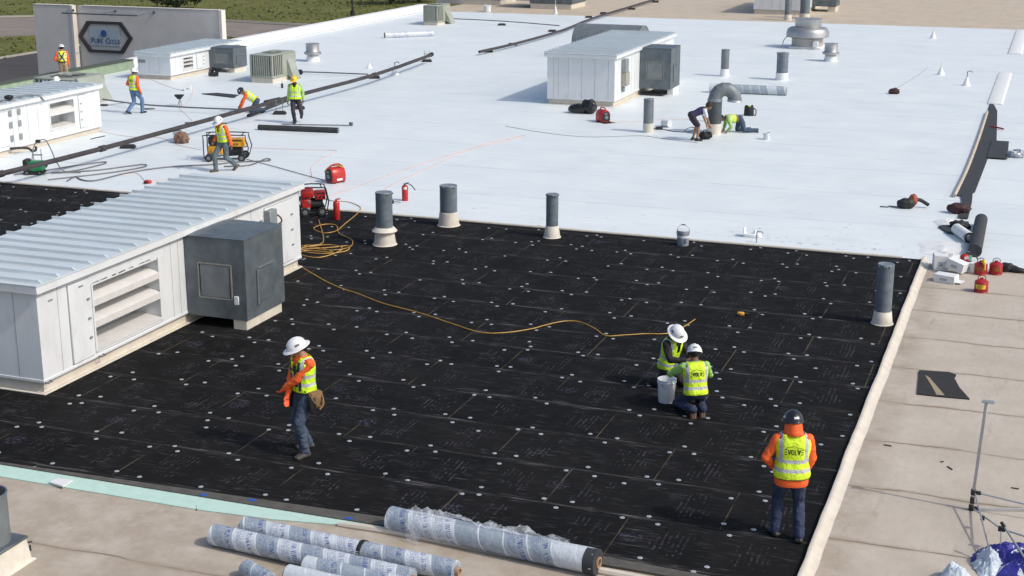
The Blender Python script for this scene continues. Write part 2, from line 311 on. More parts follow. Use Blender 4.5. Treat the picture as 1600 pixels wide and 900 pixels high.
# ------------------------------------------------------------------ mesh helper
OFF = {}
class MB:
    def __init__(s): s.bm = bmesh.new(); s.mi = 0; s.attr = {}
    def _new(s, faces):
        for f in faces: f.material_index = s.mi
    def box(s, x0, x1, y0, y1, z0, z1, bev=0.0, M=None, seg=1):
        v = [s.bm.verts.new((x, y, z)) for x in (x0, x1) for y in (y0, y1) for z in (z0, z1)]
        fs = [s.bm.faces.new([v[i] for i in q]) for q in ((0, 1, 3, 2), (4, 6, 7, 5), (0, 4, 5, 1), (2, 3, 7, 6), (0, 2, 6, 4), (1, 5, 7, 3))]
        s._new(fs)
        if bev:
            es = list({e for f in fs for e in f.edges})
            r = bmesh.ops.bevel(s.bm, geom=es, offset=bev, segments=seg, affect='EDGES', profile=.5)
            s._new(r['faces']); v = list({q for f in r['faces'] for q in f.verts} | {q for q in v if q.is_valid})
        if M is not None: bmesh.ops.transform(s.bm, matrix=M, verts=[q for q in v if q.is_valid])
        return s
    def rings(s, rings, closed=True, cap0=True, cap1=True):
        vr = [[s.bm.verts.new(p) for p in r] for r in rings]; n = len(vr[0]); fs = []
        for a, b in zip(vr, vr[1:]):
            for i in range(n if closed else n-1):
                j = (i+1) % n
                fs.append(s.bm.faces.new((a[i], a[j], b[j], b[i])))
        if cap0 and closed: fs.append(s.bm.faces.new(vr[0][::-1]))
        if cap1 and closed: fs.append(s.bm.faces.new(vr[-1]))
        s._new(fs); return vr
    def cyl(s, p, q, r1, r2=None, seg=16, cap=True):
        p, q = Vector(p), Vector(q); r2 = r1 if r2 is None else r2
        u, v = frame((q-p).normalized())
        rr = [[c+(u*math.cos(t)+v*math.sin(t))*r for t in (2*math.pi*i/seg for i in range(seg))] for c, r in ((p, r1), (q, r2))]
        s.rings(rr, cap0=cap, cap1=cap); return s
    def tube(s, pts, r, seg=8, sub=4, smooth=True):
        pts = [Vector(p) for p in pts]
        if smooth and len(pts) > 2: pts = catmull(pts, sub)
        rr = []; u = None
        for i, p in enumerate(pts):
            t = (pts[min(i+1, len(pts)-1)]-pts[max(i-1, 0)]).normalized()
            if u is None: u, v = frame(t)
            else:
                u = (u-t*u.dot(t)).normalized(); v = t.cross(u)
            rad = r[min(i, len(r)-1)] if isinstance(r, (list, tuple)) else r
            rr.append([p+(u*math.cos(a)+v*math.sin(a))*rad for a in (2*math.pi*k/seg for k in range(seg))])
        s.rings(rr); return s
    def lathe(s, prof, c=(0, 0, 0), seg=24, M=None, cap=True, sx=1, sy=1):
        c = Vector(c)
        rr = [[Vector((r*math.cos(t)*sx, r*math.sin(t)*sy, z)) for t in (2*math.pi*i/seg for i in range(seg))] for r, z in prof]
        if M is not None: rr = [[M @ p for p in q] for q in rr]
        rr = [[p+c for p in q] for q in rr]
        s.rings(rr, cap0=cap, cap1=cap); return s
    def prism(s, pts, z0, z1):
        a = [s.bm.verts.new((p[0], p[1], z0)) for p in pts]; b = [s.bm.verts.new((p[0], p[1], z1)) for p in pts]; n = len(a)
        fs = [s.bm.faces.new(a[::-1]), s.bm.faces.new(b)]
        for i in range(n): fs.append(s.bm.faces.new((a[i], a[(i+1) % n], b[(i+1) % n], b[i])))
        s._new(fs); return s
    def quad(s, *p):
        s._new([s.bm.faces.new([s.bm.verts.new(q) for q in p])]); return s
    def blob(s, c, r, sub=3, amp=.15, freq=4.0, flat=None, seed=0.0):
        """rumpled closed lump; r = (rx,ry,rz); flat = floor height it cannot go below"""
        g = bmesh.ops.create_icosphere(s.bm, subdivisions=sub, radius=1.0); c = Vector(c)
        for v in g['verts']:
            n = v.co.normalized(); k = 1+amp*noise.fractal(n*freq+Vector((seed, seed*2, 0)), 1.0, 2.0, 3)
            v.co = Vector((n.x*r[0]*k, n.y*r[1]*k, n.z*r[2]*k))+c
            if flat is not None and v.co.z < flat: v.co.z = flat
        s._new(list({f for v in g['verts'] for f in v.link_faces})); return s
    def build(s, name, mats, parent=None, world=False, ang=38, flip=True):
        bm = s.bm
        if flip: bmesh.ops.recalc_face_normals(bm, faces=bm.faces)
        if world and parent is not None: bm.transform(Matrix.Translation(-OFF[parent.name]))
        me = bpy.data.meshes.new(name); bm.to_mesh(me); bm.free()
        for m in (mats if isinstance(mats, (list, tuple)) else [mats]): me.materials.append(m)
        me.polygons.foreach_set('use_smooth', [True]*len(me.polygons)); me.set_sharp_from_angle(angle=R(ang))
        o = bpy.data.objects.new(name, me); C.objects.link(o)
        if parent is not None: o.parent = parent; OFF[o.name] = OFF.get(parent.name, Vector())
        return o
def frame(t):
    a = Vector((0, 0, 1)) if abs(t.z) < .9 else Vector((1, 0, 0))
    u = a.cross(t).normalized(); return u, t.cross(u)
def catmull(P, n=4):
    out = []
    for i in range(len(P)-1):
        p0, p1, p2, p3 = P[max(i-1, 0)], P[i], P[i+1], P[min(i+2, len(P)-1)]
        for k in range(n):
            t = k/n
            out.append(.5*((2*p1)+(p2-p0)*t+(2*p0-5*p1+4*p2-p3)*t*t+(3*p1-p0-3*p2+p3)*t**3))
    out.append(P[-1]); return out
def tag(o, label, cat, group=None, kind=None):
    o['label'] = label; o['category'] = cat
    if group: o['group'] = group
    if kind: o['kind'] = kind
    return o
def thing(name, label, cat, loc=(0, 0, 0), rotz=0.0, group=None):
    o = bpy.data.objects.new(name, None); C.objects.link(o); o.empty_display_size = .2
    o.location = loc; o.rotation_euler = (0, 0, rotz); OFF[o.name] = Vector(loc)
    return tag(o, label, cat, group)
def origin(o, loc):
    """move a one-mesh thing's origin to its base"""
    loc = Vector(loc); o.data.transform(Matrix.Translation(-loc)); o.location = loc; OFF[o.name] = loc; return o
def drape(mb, c, rx, ry, h, seed, nr=26, na=64, folds=3.2, sharp=1.0):
    """crumpled cloth lying in a heap: a sheet over an uneven outline with sharp folds"""
    c = Vector(c); rows = []
    for i in range(nr+1):
        k = i/nr; row = []
        for j in range(na):
            a = 2*math.pi*j/na; d_ = Vector((math.cos(a), math.sin(a), 0))
            w_ = 1+.28*noise.noise(d_*1.3+Vector((seed, 0, 0)))+.10*noise.noise(d_*4+Vector((seed, 3, 0)))
            x, y = rx*k*w_*math.cos(a), ry*k*w_*math.sin(a); q = Vector((x, y, 0))/max(rx, ry)
            f1 = 1-2*abs(noise.noise(q*folds+Vector((seed, 9, 0))+Vector((noise.noise(q*2+Vector((seed, 1, 1))),)*3)*.7))
            f2 = 1-2*abs(noise.noise(q*folds*2.6+Vector((seed, 4, 5))))
            env = max(0, 1-k**1.8)*(.75+.5*noise.noise(q*1.5+Vector((seed*3, 0, 0))))
            z = h*env*(.58+.30*max(-.6, f1)*sharp+.13*f2)+.02*(1-k)
            row.append(c+Vector((x+.03*f2*k, y+.03*f1*k, max(.002, z))))
        rows.append(row)
    mb.rings(rows, cap0=False, cap1=False); return mb
def struct(o): o['kind'] = 'structure'; return o
def copy_thing(o, parent=None):
    c = o.copy(); C.objects.link(c)
    if parent is not None: c.parent = parent
    for ch in o.children: copy_thing(ch, c)
    return c
def text_mesh(body, size, extrude=0.0, spacing=1.0):
    cu = bpy.data.curves.new('lettering', 'FONT'); cu.body = body; cu.size = size; cu.extrude = extrude
    cu.align_x = 'CENTER'; cu.align_y = 'CENTER'; cu.space_character = spacing; cu.resolution_u = 2
    o = bpy.data.objects.new('lettering', cu); C.objects.link(o)
    me = bpy.data.meshes.new_from_object(o.evaluated_get(bpy.context.evaluated_depsgraph_get()))
    bpy.data.objects.remove(o); return me
def img(phi): return YAW+R(phi)          # heading: 0 away from the lens, 90 to the picture's left, 180 towards it
# ================================================================== setting
GZ = -5.0
YB, YW, YF = 16.0, 33.38, 91.5      # near edge of the black boards, white membrane edge, far tan membrane edge
XK = -2.36                           # kerb along the right of the black boards
def sheet(name, m, x0, x1, y0, y1, z, n=1):
    mb = MB(); mb.quad((x0, y0, z), (x1, y0, z), (x1, y1, z), (x0, y1, z)); return struct(mb.build(name, m, flip=False))
sheet('meadow_ground', M_GRASS, -900, 900, -60, 1600, GZ)
mb = MB(); mb.prism([(-77.8, -60), (-40.3, -60), (-40.3, 109.6), (-70, 109.6), (-77.8, 105)], GZ, GZ+.012); struct(mb.build('parking_lot', M_LOT))
lo = [(-150, 66), (-89.2, 107.5), (-86, 111), (-70.4, 115), (-20, 116), (60, 117)]; up = [(60, 125), (-20, 124.5), (-69.6, 126.6), (-78, 127.8), (-99, 125.3), (-102, 123.5), (-165, 84)]
mb = MB(); mb.prism(lo+up, GZ, GZ+.02); struct(mb.build('access_road', M_ROAD))
mb = MB(); mb.box(-78.05, -77.75, -60, 105.2, GZ, GZ+.15, .02); mb.tube([(-77.9, 105, GZ+.06), (-76, 108, GZ+.06), (-70, 109.8, GZ+.06), (-62, 109.8, GZ+.06)], .14, 6)
struct(mb.build('concrete_kerb', M_CONC))
mb = MB()
for a, b in zip(up[:-1], up[1:]): mb.tube([(*a, GZ+.06), (*b, GZ+.06)], .2, 6, smooth=False)
struct(mb.build('road_edge_strip', mat('pale_road_edge', (.30, .28, .24), .9, var=.1)))
# roof decks of the building they work on
sheet('tan_roof_membrane', M_TAN, XK+.06, 40, -30, YW-.35, 0)
sheet('near_tan_roof_membrane', M_TAN, -40, XK+.06, -30, YB, 0)
sheet('black_cover_boards', M_BLACK, -40, XK, YB, YW+.3, .004)
sheet('white_roof_membrane', M_WHITE, -40, XK, YW, YF, .012)
sheet('white_roof_return', M_WHITE, XK, 40, YW-.35, YF, .008)
sheet('far_roof_membrane', M_FARTAN, -40, 40, YF, 150, .002)
mb = MB()
mb.box(-40.28, 40, -30, 150, GZ, -.05); struct(mb.build('building_walls', M_BRICKWALL))
# lip of beige membrane at the edge of the white sheet, and the kerbs
mb = MB()
pts = [(x, YW-.02+.03*noise.noise(Vector((x*.6, 0, 0))), .02) for x in np.arange(-40, XK+.1, .6)]
mb.tube([Vector(p) for p in pts], .035, 8, sub=2); struct(mb.build('membrane_edge_lip', M_CURB))
def kerb_profile(path, prof, name, m):
    mb = MB(); rr = []
    for (cx, y) in path: rr.append([Vector((cx+a, y, b)) for a, b in prof])
    mb.rings(rr); return mb.build(name, m)
prof = [(0, 0), (.002, .05), (.012, .07), (.04, .078), (.07, .07), (.10, .045), (.14, .018), (.19, .002)]
kb = kerb_profile([(XK+.022*noise.noise(Vector((y*.5, 3, 0)))+.010*noise.noise(Vector((y*2.2, 3, 0))), y) for y in np.arange(10, YW+.2, .35)], prof, 'roof_kerb', M_CURB)
tag(kb, 'long rounded cream membrane kerb along the right edge of the black boards', 'kerb')
kb = kerb_profile([(XK+.15+.02*noise.noise(Vector((y*.7, 5, 0))), y) for y in np.arange(59.3, 70.0, .4)], [(0, 0), (.02, .04), (.06, .055), (.5, .055), (.56, .04), (.6, 0)], 'roof_kerb', M_WBOOT)
tag(kb, 'white membrane kerb running on past the dark underlayment strip', 'kerb')
kb = kerb_profile([(XK+.25+.02*noise.noise(Vector((y*.7, 8, 0))), y) for y in np.arange(77.8, YF-.2, .4)], [(0, 0), (.02, .05), (.06, .065), (.6, .065), (.66, .04), (.7, 0)], 'roof_kerb', M_WBOOT)
tag(kb, 'white membrane kerb nearest the far tan roof', 'kerb')
mb = MB(); mb.tube([(-8.4, 15.93, .02), (-7.6, 15.95, .03), (-6, 15.88, .03), (-4.5, 15.82, .03), (-3.2, 15.75, .03), (-2.5, 15.62, .03)], [.03, .045, .05, .05, .045, .05], 8)
tag(mb.build('membrane_roll_edge', M_CURB), 'rolled back cream membrane edge beneath the near wrapped roll', 'membrane')
# aqua board edge along the near side of the boards
mb = MB(); mb.prism([(-40, 15.70), (-10.4, 15.70), (-9.3, 15.78), (-8.1, 15.98), (-7.7, 16.03), (-7.9, 16.10), (-40, 16.06)], .002, .016)
tag(mb.build('gypsum_board_edge', M_TEAL), 'pale aqua board strip along the near edge of the black boards', 'board strip')
mb = MB(); mb.prism([(-14.4, 16.055), (-7.6, 16.08), (-2.4, 15.95), (-2.4, 16.12), (-7.6, 16.34), (-11, 16.22), (-14.4, 16.10)], .005, .034)
tag(mb.build('edge_felt', M_FELT), 'dark grey felt strip between the aqua strip and the black boards', 'felt strip')
for i, (px, py) in enumerate([(318, 773), (394, 781), (545, 810)]):
    p = G(px, py, .034); mb = MB(); mb.blob((p.x, p.y, .036), (.07, .035, .004), 2, .3, 3, seed=i)
    o = origin(mb.build('tape_patch', mat('blue_tape', (.02, .09, .4), .5)), p); tag(o, 'small blue tape patch on the dark felt edge strip', 'tape', 'blue tape patches on the felt')
# parapet on the far left side
mb = MB(); mb.box(-40.55, -40.0, 57.3, 91.4, 0, .47, .04)
pr = MB(); tag(mb.build('parapet_wall', mat('bright_white_membrane', (.78, .79, .80), .5, var=.04, vs=1)), 'low white membrane covered parapet along the far left roof edge', 'parapet')
t = thing('parapet_wall', 'bare pale green sheathed parapet with dark cap on the left roof edge', 'parapet', (-40.25, 50, 0))
mb = MB(); mb.box(-40.45, -40.0, 10, 57.2, 0, .42); mb.build('sheathing', M_GRN, t, True)
mb = MB(); mb.box(-40.52, -39.96, 10, 57.25, .425, .47, .01); mb.build('cap', mat('dark_green_cap', (.07, .085, .06), .7), t, True)
# ------------------------------------------------------------------ sign wall beyond the parapet
wt = thing('sign_wall', 'tall grey stucco wing wall carrying the hexagonal sign', 'wall', (-46, 66, GZ))
mb = MB(); mb.box(-49.38, -40.62, 65.9, 66.2, GZ, 2.0); mb.build('panel', M_BRICKWALL, wt, True)
mb = MB(); mb.box(-51.9, -49.5, 65.45, 65.75, GZ, 2.04); mb.build('panel', M_BRICKWALL, wt, True)
mb = MB(); mb.box(-49.495, -49.36, 65.42, 65.76, GZ, 2.05); mb.box(-40.615, -40.45, 65.85, 66.25, GZ, 2.02); mb.build('edge_trim', M_LITEDGE, wt, True)
mb = MB(); mb.box(-51.9, -49.5, 65.43, 65.77, 2.045, 2.07); mb.box(-49.1, -40.62, 65.88, 66.22, 2.005, 2.035); mb.build('coping', M_LITEDGE, wt, True)
sg = thing('wall_sign', 'hexagonal dark framed sign with blue globe reading PURE CYCLE', 'sign', (-46.3, 65.88, .2))
def hexa(w2, h2, k): return [(-w2, 0), (-w2+k, h2), (w2-k, h2), (w2, 0), (w2-k, -h2), (-w2+k, -h2)]
# measured on the wall plane: x -48.7..-45.2, centre z .15
SX, SZ, SW, SH = -47.68, .40, 1.72, .83
mb = MB(); a = hexa(SW, SH, .62); b = hexa(SW-.25, SH-.14, .55)
va = [[Vector((SX+x, yy, SZ+z)) for x, z in q] for q, yy in ((a, 65.89), (a, 65.80), (b, 65.80), (b, 65.89))]
mb.rings(va, cap0=False, cap1=False); mb.build('frame', M_SIGNDK, sg, True)
mb = MB(); mb.box(SX-.98, SX+.93, 65.82, 65.86, SZ-.46, SZ+.44); mb.build('plate', M_SIGNPL, sg, True)
def wall_text(body, size, cx, cz, m, name, sp=1.0, y=65.812):
    me = text_mesh(body, size, .004, sp); me.transform(Matrix.Translation((cx, y, cz)) @ Matrix.Rotation(R(90), 4, 'X'))
    o = bpy.data.objects.new(name, me); C.objects.link(o); me.materials.clear(); me.materials.append(m)
    me.transform(Matrix.Translation(-OFF[sg.name])); o.parent = sg; return o
wall_text('P', .43, SX-.80, SZ-.20, M_SIGNTX, 'lettering'); wall_text('URE', .32, SX-.42, SZ-.23, M_SIGNTX, 'lettering')
wall_text('C', .43, SX+.16, SZ-.20, M_SIGNTX, 'lettering'); wall_text('YCLE', .32, SX+.60, SZ-.23, M_SIGNTX, 'lettering')
mb = MB(); mb.lathe([(.01, .0), (.13, .008), (.17, .03), (.185, .06)], (0, 0, 0), 24, Matrix.Translation((SX-.03, 65.815, SZ+.2)) @ Matrix.Rotation(R(90), 4, 'X')); mb.build('globe', mat('globe_blue', (.03, .10, .32), .35), sg, True)
mb = MB(); mb.lathe([(.01, 0), (.085, .0), (.10, .012)], (0, 0, 0), 20, Matrix.Translation((SX-.05, 65.792, SZ+.22)) @ Matrix.Rotation(R(90), 4, 'X')); mb.build('globe_highlight', mat('globe_pale', (.5, .58, .66), .4), sg, True)
lb = thing('sign_light_bar', 'long grey light bar on brackets above the hexagonal sign', 'light fitting', (-47, 65.2, 1.8))
mb = MB(); mb.cyl((-49.5, 64.72, 1.72), (-47.05, 64.72, 1.72), .045); mb.cyl((-47.03, 64.72, 1.72), (-44.75, 64.72, 1.72), .045); mb.build('tube', M_GALV2, lb, True)
for bx in (-49.3, -46.95, -44.55):
    mb = MB(); mb.cyl((bx, 65.89 if bx > -49 else 65.44, 1.80), (bx-.1, 64.72, 1.74), .018, seg=8); mb.cyl((bx, 65.86 if bx > -49 else 65.41, 1.80), (bx, 65.9 if bx > -49 else 65.45, 1.80), .07, seg=10); mb.build('bracket', M_GALV, lb, True)
# thin pole and shrubs beyond the parapet
mb = MB(); p = G(551, 24, GZ); mb.cyl((p.x, p.y, GZ), (p.x, p.y, GZ+9), .1, .07, 10); mb.cyl((p.x, p.y, GZ), (p.x, p.y, GZ+.5), .25, .25, 12)
tag(origin(mb.build('lamp_pole', M_DARK), p), 'thin dark pole standing on the grass behind the white parapet', 'pole')
def shrub(px, py, r, h, n, label, seed):
    random.seed(seed); p = G(px, py, GZ); t = thing('shrub', label, 'shrub', p)
    mb = MB()
    for k in range(5): a = k*1.3; mb.tube([(0, 0, 0), (math.cos(a)*r*.3, math.sin(a)*r*.3, h*.4), (math.cos(a)*r*.6, math.sin(a)*r*.6, h*.75)], [.09]*5+[.03]*10, 6)
    mb.build('stem', mat('shrub_bark', (.08, .06, .045), .9), t)
    mb = MB()
    for k in range(n):
        while True:
            q = Vector((random.uniform(-1, 1), random.uniform(-1, 1), random.uniform(-.75, 1)))
            if .25 < q.length < 1 and noise.noise(q*2.2+Vector((seed, 0, 0))) > -.18: break
        c = Vector((q.x*r, q.y*r, h*.55+q.z*h*.5)); a = Vector((random.gauss(0, 1), random.gauss(0, 1), random.gauss(0, 1))).normalized()*random.uniform(.1, .22)
        b = a.cross(Vector((random.gauss(0, 1), random.gauss(0, 1), random.gauss(0, 1)))).normalized()*random.uniform(.06, .12)
        mb.quad(c-a, c+b, c+a, c-b)
    mb.build('foliage', mat('shrub_leaf', (.035, .055, .022), .85, var=.4, vs=1.5), t, flip=False)
shrub(277, 14, 3.0, 2.6, 2600, 'round dark shrub on the grass above the sign wall', 5)
shrub(612, 6, 3.2, 3.2, 2400, 'dark shrub on the grass close to the white parapet end', 9)
shrub(655, 3, 2.6, 2.6, 1800, 'dark shrub partly behind the small condenser by the parapet', 11)
# meadow tufts: uncountable
mb = MB(); random.seed(4)
for k in range(3500):
    px, py = random.uniform(-20, 660), random.uniform(-12, 100)
    p = G(px, py, GZ)
    if p.x > -41: continue
    onlot = p.x > -77.6 and p.y < 110
    if onlot: continue
    fy = np.interp(p.x, [-150, -89.2, -86, -70.4, -20], [66, 107.5, 111, 115, 116]); gy = np.interp(p.x, [-165, -102, -99, -78, -69.6, -20], [84, 123.5, 125.3, 127.8, 126.6, 124.5])
    if fy-.4 < p.y < gy+.4: continue
    h = random.uniform(.06, .22); s = random.uniform(.08, .3)
    for a in (random.uniform(0, 3), random.uniform(0, 3)):
        dx, dy = math.cos(a)*s, math.sin(a)*s
        mb.quad((p.x-dx, p.y-dy, GZ), (p.x+dx, p.y+dy, GZ), (p.x+dx*.7, p.y+dy*.7, GZ+h), (p.x-dx*.5, p.y-dy*.5, GZ+h*.7))
o = mb.build('meadow_grass', mat('grass_blades', (.135, .155, .052), .95, var=.2, vs=.35, spec=.1), flip=False)
tag(o, 'rough green meadow grass around the road', 'grass', kind='stuff')
# ------------------------------------------------------------------ fastener plates on the boards
random.seed(12)
def plate_mesh():
    mb = MB(); mb.lathe([(.036, .0), (.036, .003), (.029, .006), (.020, .004), (.018, .004)], seg=12); mb.mi = 1; mb.lathe([(.0085, .004), (.0085, .009), (.004, .010)], seg=8); return mb
pl0 = plate_mesh().build('fastener_plate', [M_PLATE, M_SEAM]); plates = []
def blocked(x, y):
    if -18.3 < x < -15.1 and 18.5 < y < 28.2: return True
    if -15.5 < x < -13.9 and 23.1 < y < 24.9: return True
    return False
for k in range(-6, 9):
    y0, y1 = ROW0+k*ROWH, ROW0+(k+1)*ROWH
    par = (k+100) % 2; jit = math.sin(k*12.9)*.12
    for i in range(-9, 6):
        xs = SEAM0+par*SEAML/2*1-jit*SEAML*0 + i*SEAML
        xs = SEAM0 + (i+par*.5-jit)*SEAML
        for dx, yy in ((-.22, y1-.13), (.22, y1-.13), (0, y1+.13), (-.22, y0+.13), (.22, y0+.13), (0, y0-.13)):
            x = xs+dx+random.gauss(0, .05); y = yy+random.gauss(0, .04)
            if not (-33 < x < XK-.12 and YB+.15 < y < YW-.15) or blocked(x, y) or random.random() < .06: continue
            plates.append((x, y))
        if random.random() < .25:
            x, y = xs+random.uniform(.5, 1.9), y0+random.uniform(.2, 1.1)
            if -33 < x < XK-.12 and YB+.15 < y < YW-.15 and not blocked(x, y): plates.append((x, y))
def inview(x, y):
    v = Vector((x, y, -CAMH)); c = v.x*_cy+v.y*_sy; f = -v.x*_sy*_cp+v.y*_cy*_cp-v.z*_sp; u = -v.x*_sy*_sp+v.y*_cy*_sp+v.z*_cp
    return abs(c/f*FPX) < 800 and abs(u/f*FPX) < 450
def dist(q): return math.hypot(q[0], q[1])
plates.sort(key=lambda q: (not inview(*q), dist(q)))
near, rest = plates[:300], plates[300:]
for i, (x, y) in enumerate(near):
    o = pl0 if i == 0 else pl0.copy()
    if i: C.objects.link(o)
    o.location = (x, y, .005); o.rotation_euler = (random.gauss(0, .02), random.gauss(0, .02), random.random()*6)
    tag(o, 'round steel fastener plate screwed into the black roof boards', 'fastener plate', 'fastener plates on the black roof boards')
mb = MB()
for x, y in rest: mb.lathe([(.035, .005), (.035, .008), (.022, .011)], (x, y, 0), 10)
tag(mb.build('fastener_plates', M_PLATE), 'the farther steel fastener plates scattered over the black boards', 'fastener plates', kind='stuff')
# ================================================================== rooftop units
M_RIBSHADE = mat('roof_rib_shade', (.42, .475, .51), .6, var=.35, vs=2.5, stretch=(.6, 1, 1))  # darker tone for the shade painted beside each roof rib
def rail(mb, pts, r): mb.tube(pts, r, 6, smooth=False)
def ribbed_roof(t, x0, x1, y0, y1, z, pitch, over=.10):
    mb = MB(); mb.box(x0-over, x1+over, y0-over, y1+over, z-.14, z-.005, .006); mb.build('roof_fascia', M_CLEARPAINT, t, True)
    mb = MB(); mb.box(x0-over-.02, x1+over+.015, y0-over-.015, y1+over+.015, z, z+.018, .003)
    y = y0+.1
    while y < y1+over-.05:
        j = random.uniform(-.01, .01)
        mb.rings([[Vector((x, y+j+a, z+.018+b)) for a, b in ((-.022, 0), (-.015, .042), (.015, .042), (.022, 0))] for x in (x0-over-.06, x1+over-.10)])
        mb.rings([[Vector((x, y+j+a, z+.018+b*k)) for a, b in ((-.022, 0), (-.015, .042), (.015, .042), (.022, 0))] for x, k in ((x1+over-.10, 1), (x1+over-.04, .15))])
        mb.mi = 1; mb.quad((x0-over-.02, y+j-.034, z+.0205), (x1+over-.02, y+j-.034, z+.0205), (x1+over-.02, y+j-.072+random.uniform(-.025, .02), z+.0205), (x0-over-.02, y+j-.072+random.uniform(-.025, .02), z+.0205)); mb.mi = 0  # painted shade strip along the near side of the rib
        y += pitch
    mb.build('metal_roof', [M_ROOFMETAL, M_RIBSHADE], t, True)
def door(t, X, y0, y1, z0, z1, handle_y, name='access_door', m=None):
    mb = MB(); mb.box(X+.002, X+.03, y0, y1, z0, z1, .006); d = mb.build(name, m or M_CLEARPAINT, t, True)
    mb = MB()
    for yy in (y0, y1): mb.box(X+.001, X+.012, yy-.012, yy+.012, z0-.01, z1+.01)
    for zz in (z0, z1): mb.box(X+.001, X+.011, y0-.012, y1+.012, zz-.012, zz+.012)
    mb.build('joint', M_SEAM, d, True)
    for k in (.25, .5, .75):
        zz = z0+(z1-z0)*k
        mb = MB(); mb.box(X+.03, X+.06, handle_y-.035, handle_y+.035, zz-.018, zz+.018, .006); mb.build('latch', M_GREYBOX, d, True)
    return d
def rtu(label, x0, x1, y0, y1, z0, zt, louvre, blades, pitch, doors=(), seams_x=(), seams_y=(), curb_in=.06, curb_mat=None):
    t = thing('rooftop_unit', label, 'rooftop unit', ((x0+x1)/2, (y0+y1)/2, 0))
    mb = MB(); mb.box(x0+curb_in, x1-curb_in, y0+curb_in, y1-curb_in, 0, z0-.002); mb.box(x0-.02, x1+.02, y0-.02, y1+.02, .0, .035, .012); mb.build('curb', curb_mat or M_CURB, t, True)
    mb = MB(); zb = zt-.14
    if louvre:
        ly0, ly1, lz0, lz1 = louvre
        mb.box(x0, x1-.62, y0, y1, z0, zb)
        mb.box(x1-.62, x1, y0, ly0, z0, zb); mb.box(x1-.62, x1, ly1, y1, z0, zb)
        mb.box(x1-.62, x1, ly0, ly1, z0, lz0); mb.box(x1-.62, x1, ly0, ly1, lz1, zb)
    else: mb.box(x0, x1, y0, y1, z0, zb)
    mb.build('housing', M_CLEARPAINT, t, True)
    if louvre:
        h = (lz1-lz0)/blades
        for k in range(blades):
            zb_ = lz0+k*h
            mb = MB(); a = [(x1+.015, zb_+.015), (x1+.02, zb_+h*.34), (x1-.06, zb_+h*.44), (x1-.50, zb_+h*.62), (x1-.50, zb_+h*.58), (x1-.07, zb_+h*.40), (x1, zb_+h*.32), (x1, zb_+.015)]
            if k == 0: a = [(x1+.02, zb_-.01), (x1+.02, zb_+.04), (x1-.5, zb_+.10), (x1-.5, zb_+.06), (x1-.02, zb_-.01)]
            mb.rings([[Vector((x, y, z)) for x, z in a] for y in (ly0+.012, ly1-.012)]); mb.build('louvre_blade', mat('louvre_paint', (.62, .61, .595), .5, var=.06, vs=4), t, True)
        mb = MB()
        for yy in (ly0, ly1): mb.box(x1+.001, x1+.022, yy-.02, yy+.02, lz0-.04, lz1+.04)
        mb.box(x1+.001, x1+.022, ly0, ly1, lz0-.05, lz0-.02); mb.build('louvre_frame', M_CLEARPAINT, t, True)
    mb = MB()
    for y in seams_y: mb.box(x1+.0005, x1+.003, y-.0045, y+.0045, z0+.05, zb)
    for x in seams_x: mb.box(x-.005, x+.005, y0-.003, y0-.0005, z0+.02, zb)
    mb.box(x0-.012, x1+.012, y0-.012, y1+.012, z0-.0, z0+.05, .004)
    mb.build('panel_joints', [M_SEAM, M_CLEARPAINT], t, True)
    # base rail is paint, joints are dark
    o = [c for c in t.children if c.name.startswith('panel_joints')][-1]
    for p in list(o.data.polygons)[-26:]: p.material_index = 1
    ribbed_roof(t, x0, x1, y0, y1, zt, pitch)
    for dd in doors: door(t, x1, *dd)
    return t
def wallbox(t, name, m, x, y, z, w, d, h, bev=.01):
    mb = MB(); mb.box(x, x+d, y-w/2, y+w/2, z-h/2, z+h/2, bev); return mb.build(name, m, t, True)
def hood(t, x0, x1, y0, y1, z0, z1, curbm, legs, m=None):
    q_ = (z1-z0)/1.59
    mb = MB(); m = m or M_GALV
    mb.box(x0, x1, y0, y1, z0, z1, .008)
    mb.rings([[Vector(p) for p in q] for q in ([(x0, y0-.012, z1+.001), (x1+.012, y0-.012, z1+.001), (x1+.012, y1+.012, z1+.001), (x0, y1+.012, z1+.001)],
              [(x0, y0-.012, z1+.012), (x1+.012, y0-.012, z1+.012), (x1+.012, y1+.012, z1+.012), (x0, y1+.012, z1+.012)],
              [(x0+.2, (y0+y1)/2, z1+.05), (x0+.2, (y0+y1)/2, z1+.05), (x0+.2, (y0+y1)/2+.02, z1+.05), (x0+.2, (y0+y1)/2+.02, z1+.05)])])
    mb.box(x1-.04, x1+.006, y0-.006, y0+.03, z0, z1-.004); h = mb.build('intake_box', m, t, True)
    xm = x0+(x1-x0)*.5
    mb = MB(); mb.box(xm-.32, xm+.32, y0-.022, y0-.004, z0+.42*q_, z0+1.06*q_, .006); mb.build('front_hatch', M_GALV2, h, True)
    mb = MB()
    for k in (-.36, .36): mb.box(xm+k-.012, xm+k+.012, y0-.03, y0-.001, z0+.40*q_, z0+1.08*q_)
    for k in (.40, 1.08): mb.box(xm-.35, xm+.35, y0-.029, y0-.0015, z0+k*q_-.012, z0+k*q_+.012)
    mb.build('hatch_frame', mat('worn_zinc_edge', (.27, .27, .245), .5, .3, var=.25, vs=10), h, True)
    ym = (y0+y1)/2
    mb = MB(); mb.box(x1+.004, x1+.022, ym-.31, ym+.31, z0+.26*q_, z0+.90*q_, .006); mb.build('side_hatch', m, h, True)
    mb = MB(); mb.box(x1+.001, x1+.034, ym-.35, ym-.31, z0+.24*q_, z0+.93*q_); mb.box(x1+.001, x1+.034, ym-.305, ym+.33, z0+.905*q_+.028, z0+.905*q_+.055); mb.build('hatch_rail', M_GALV2, h, True)
    for q in legs:
        mb = MB(); mb.box(*q, 0, z0-.003, .004); mb.build('hood_curb', curbm, t, True)
    return h
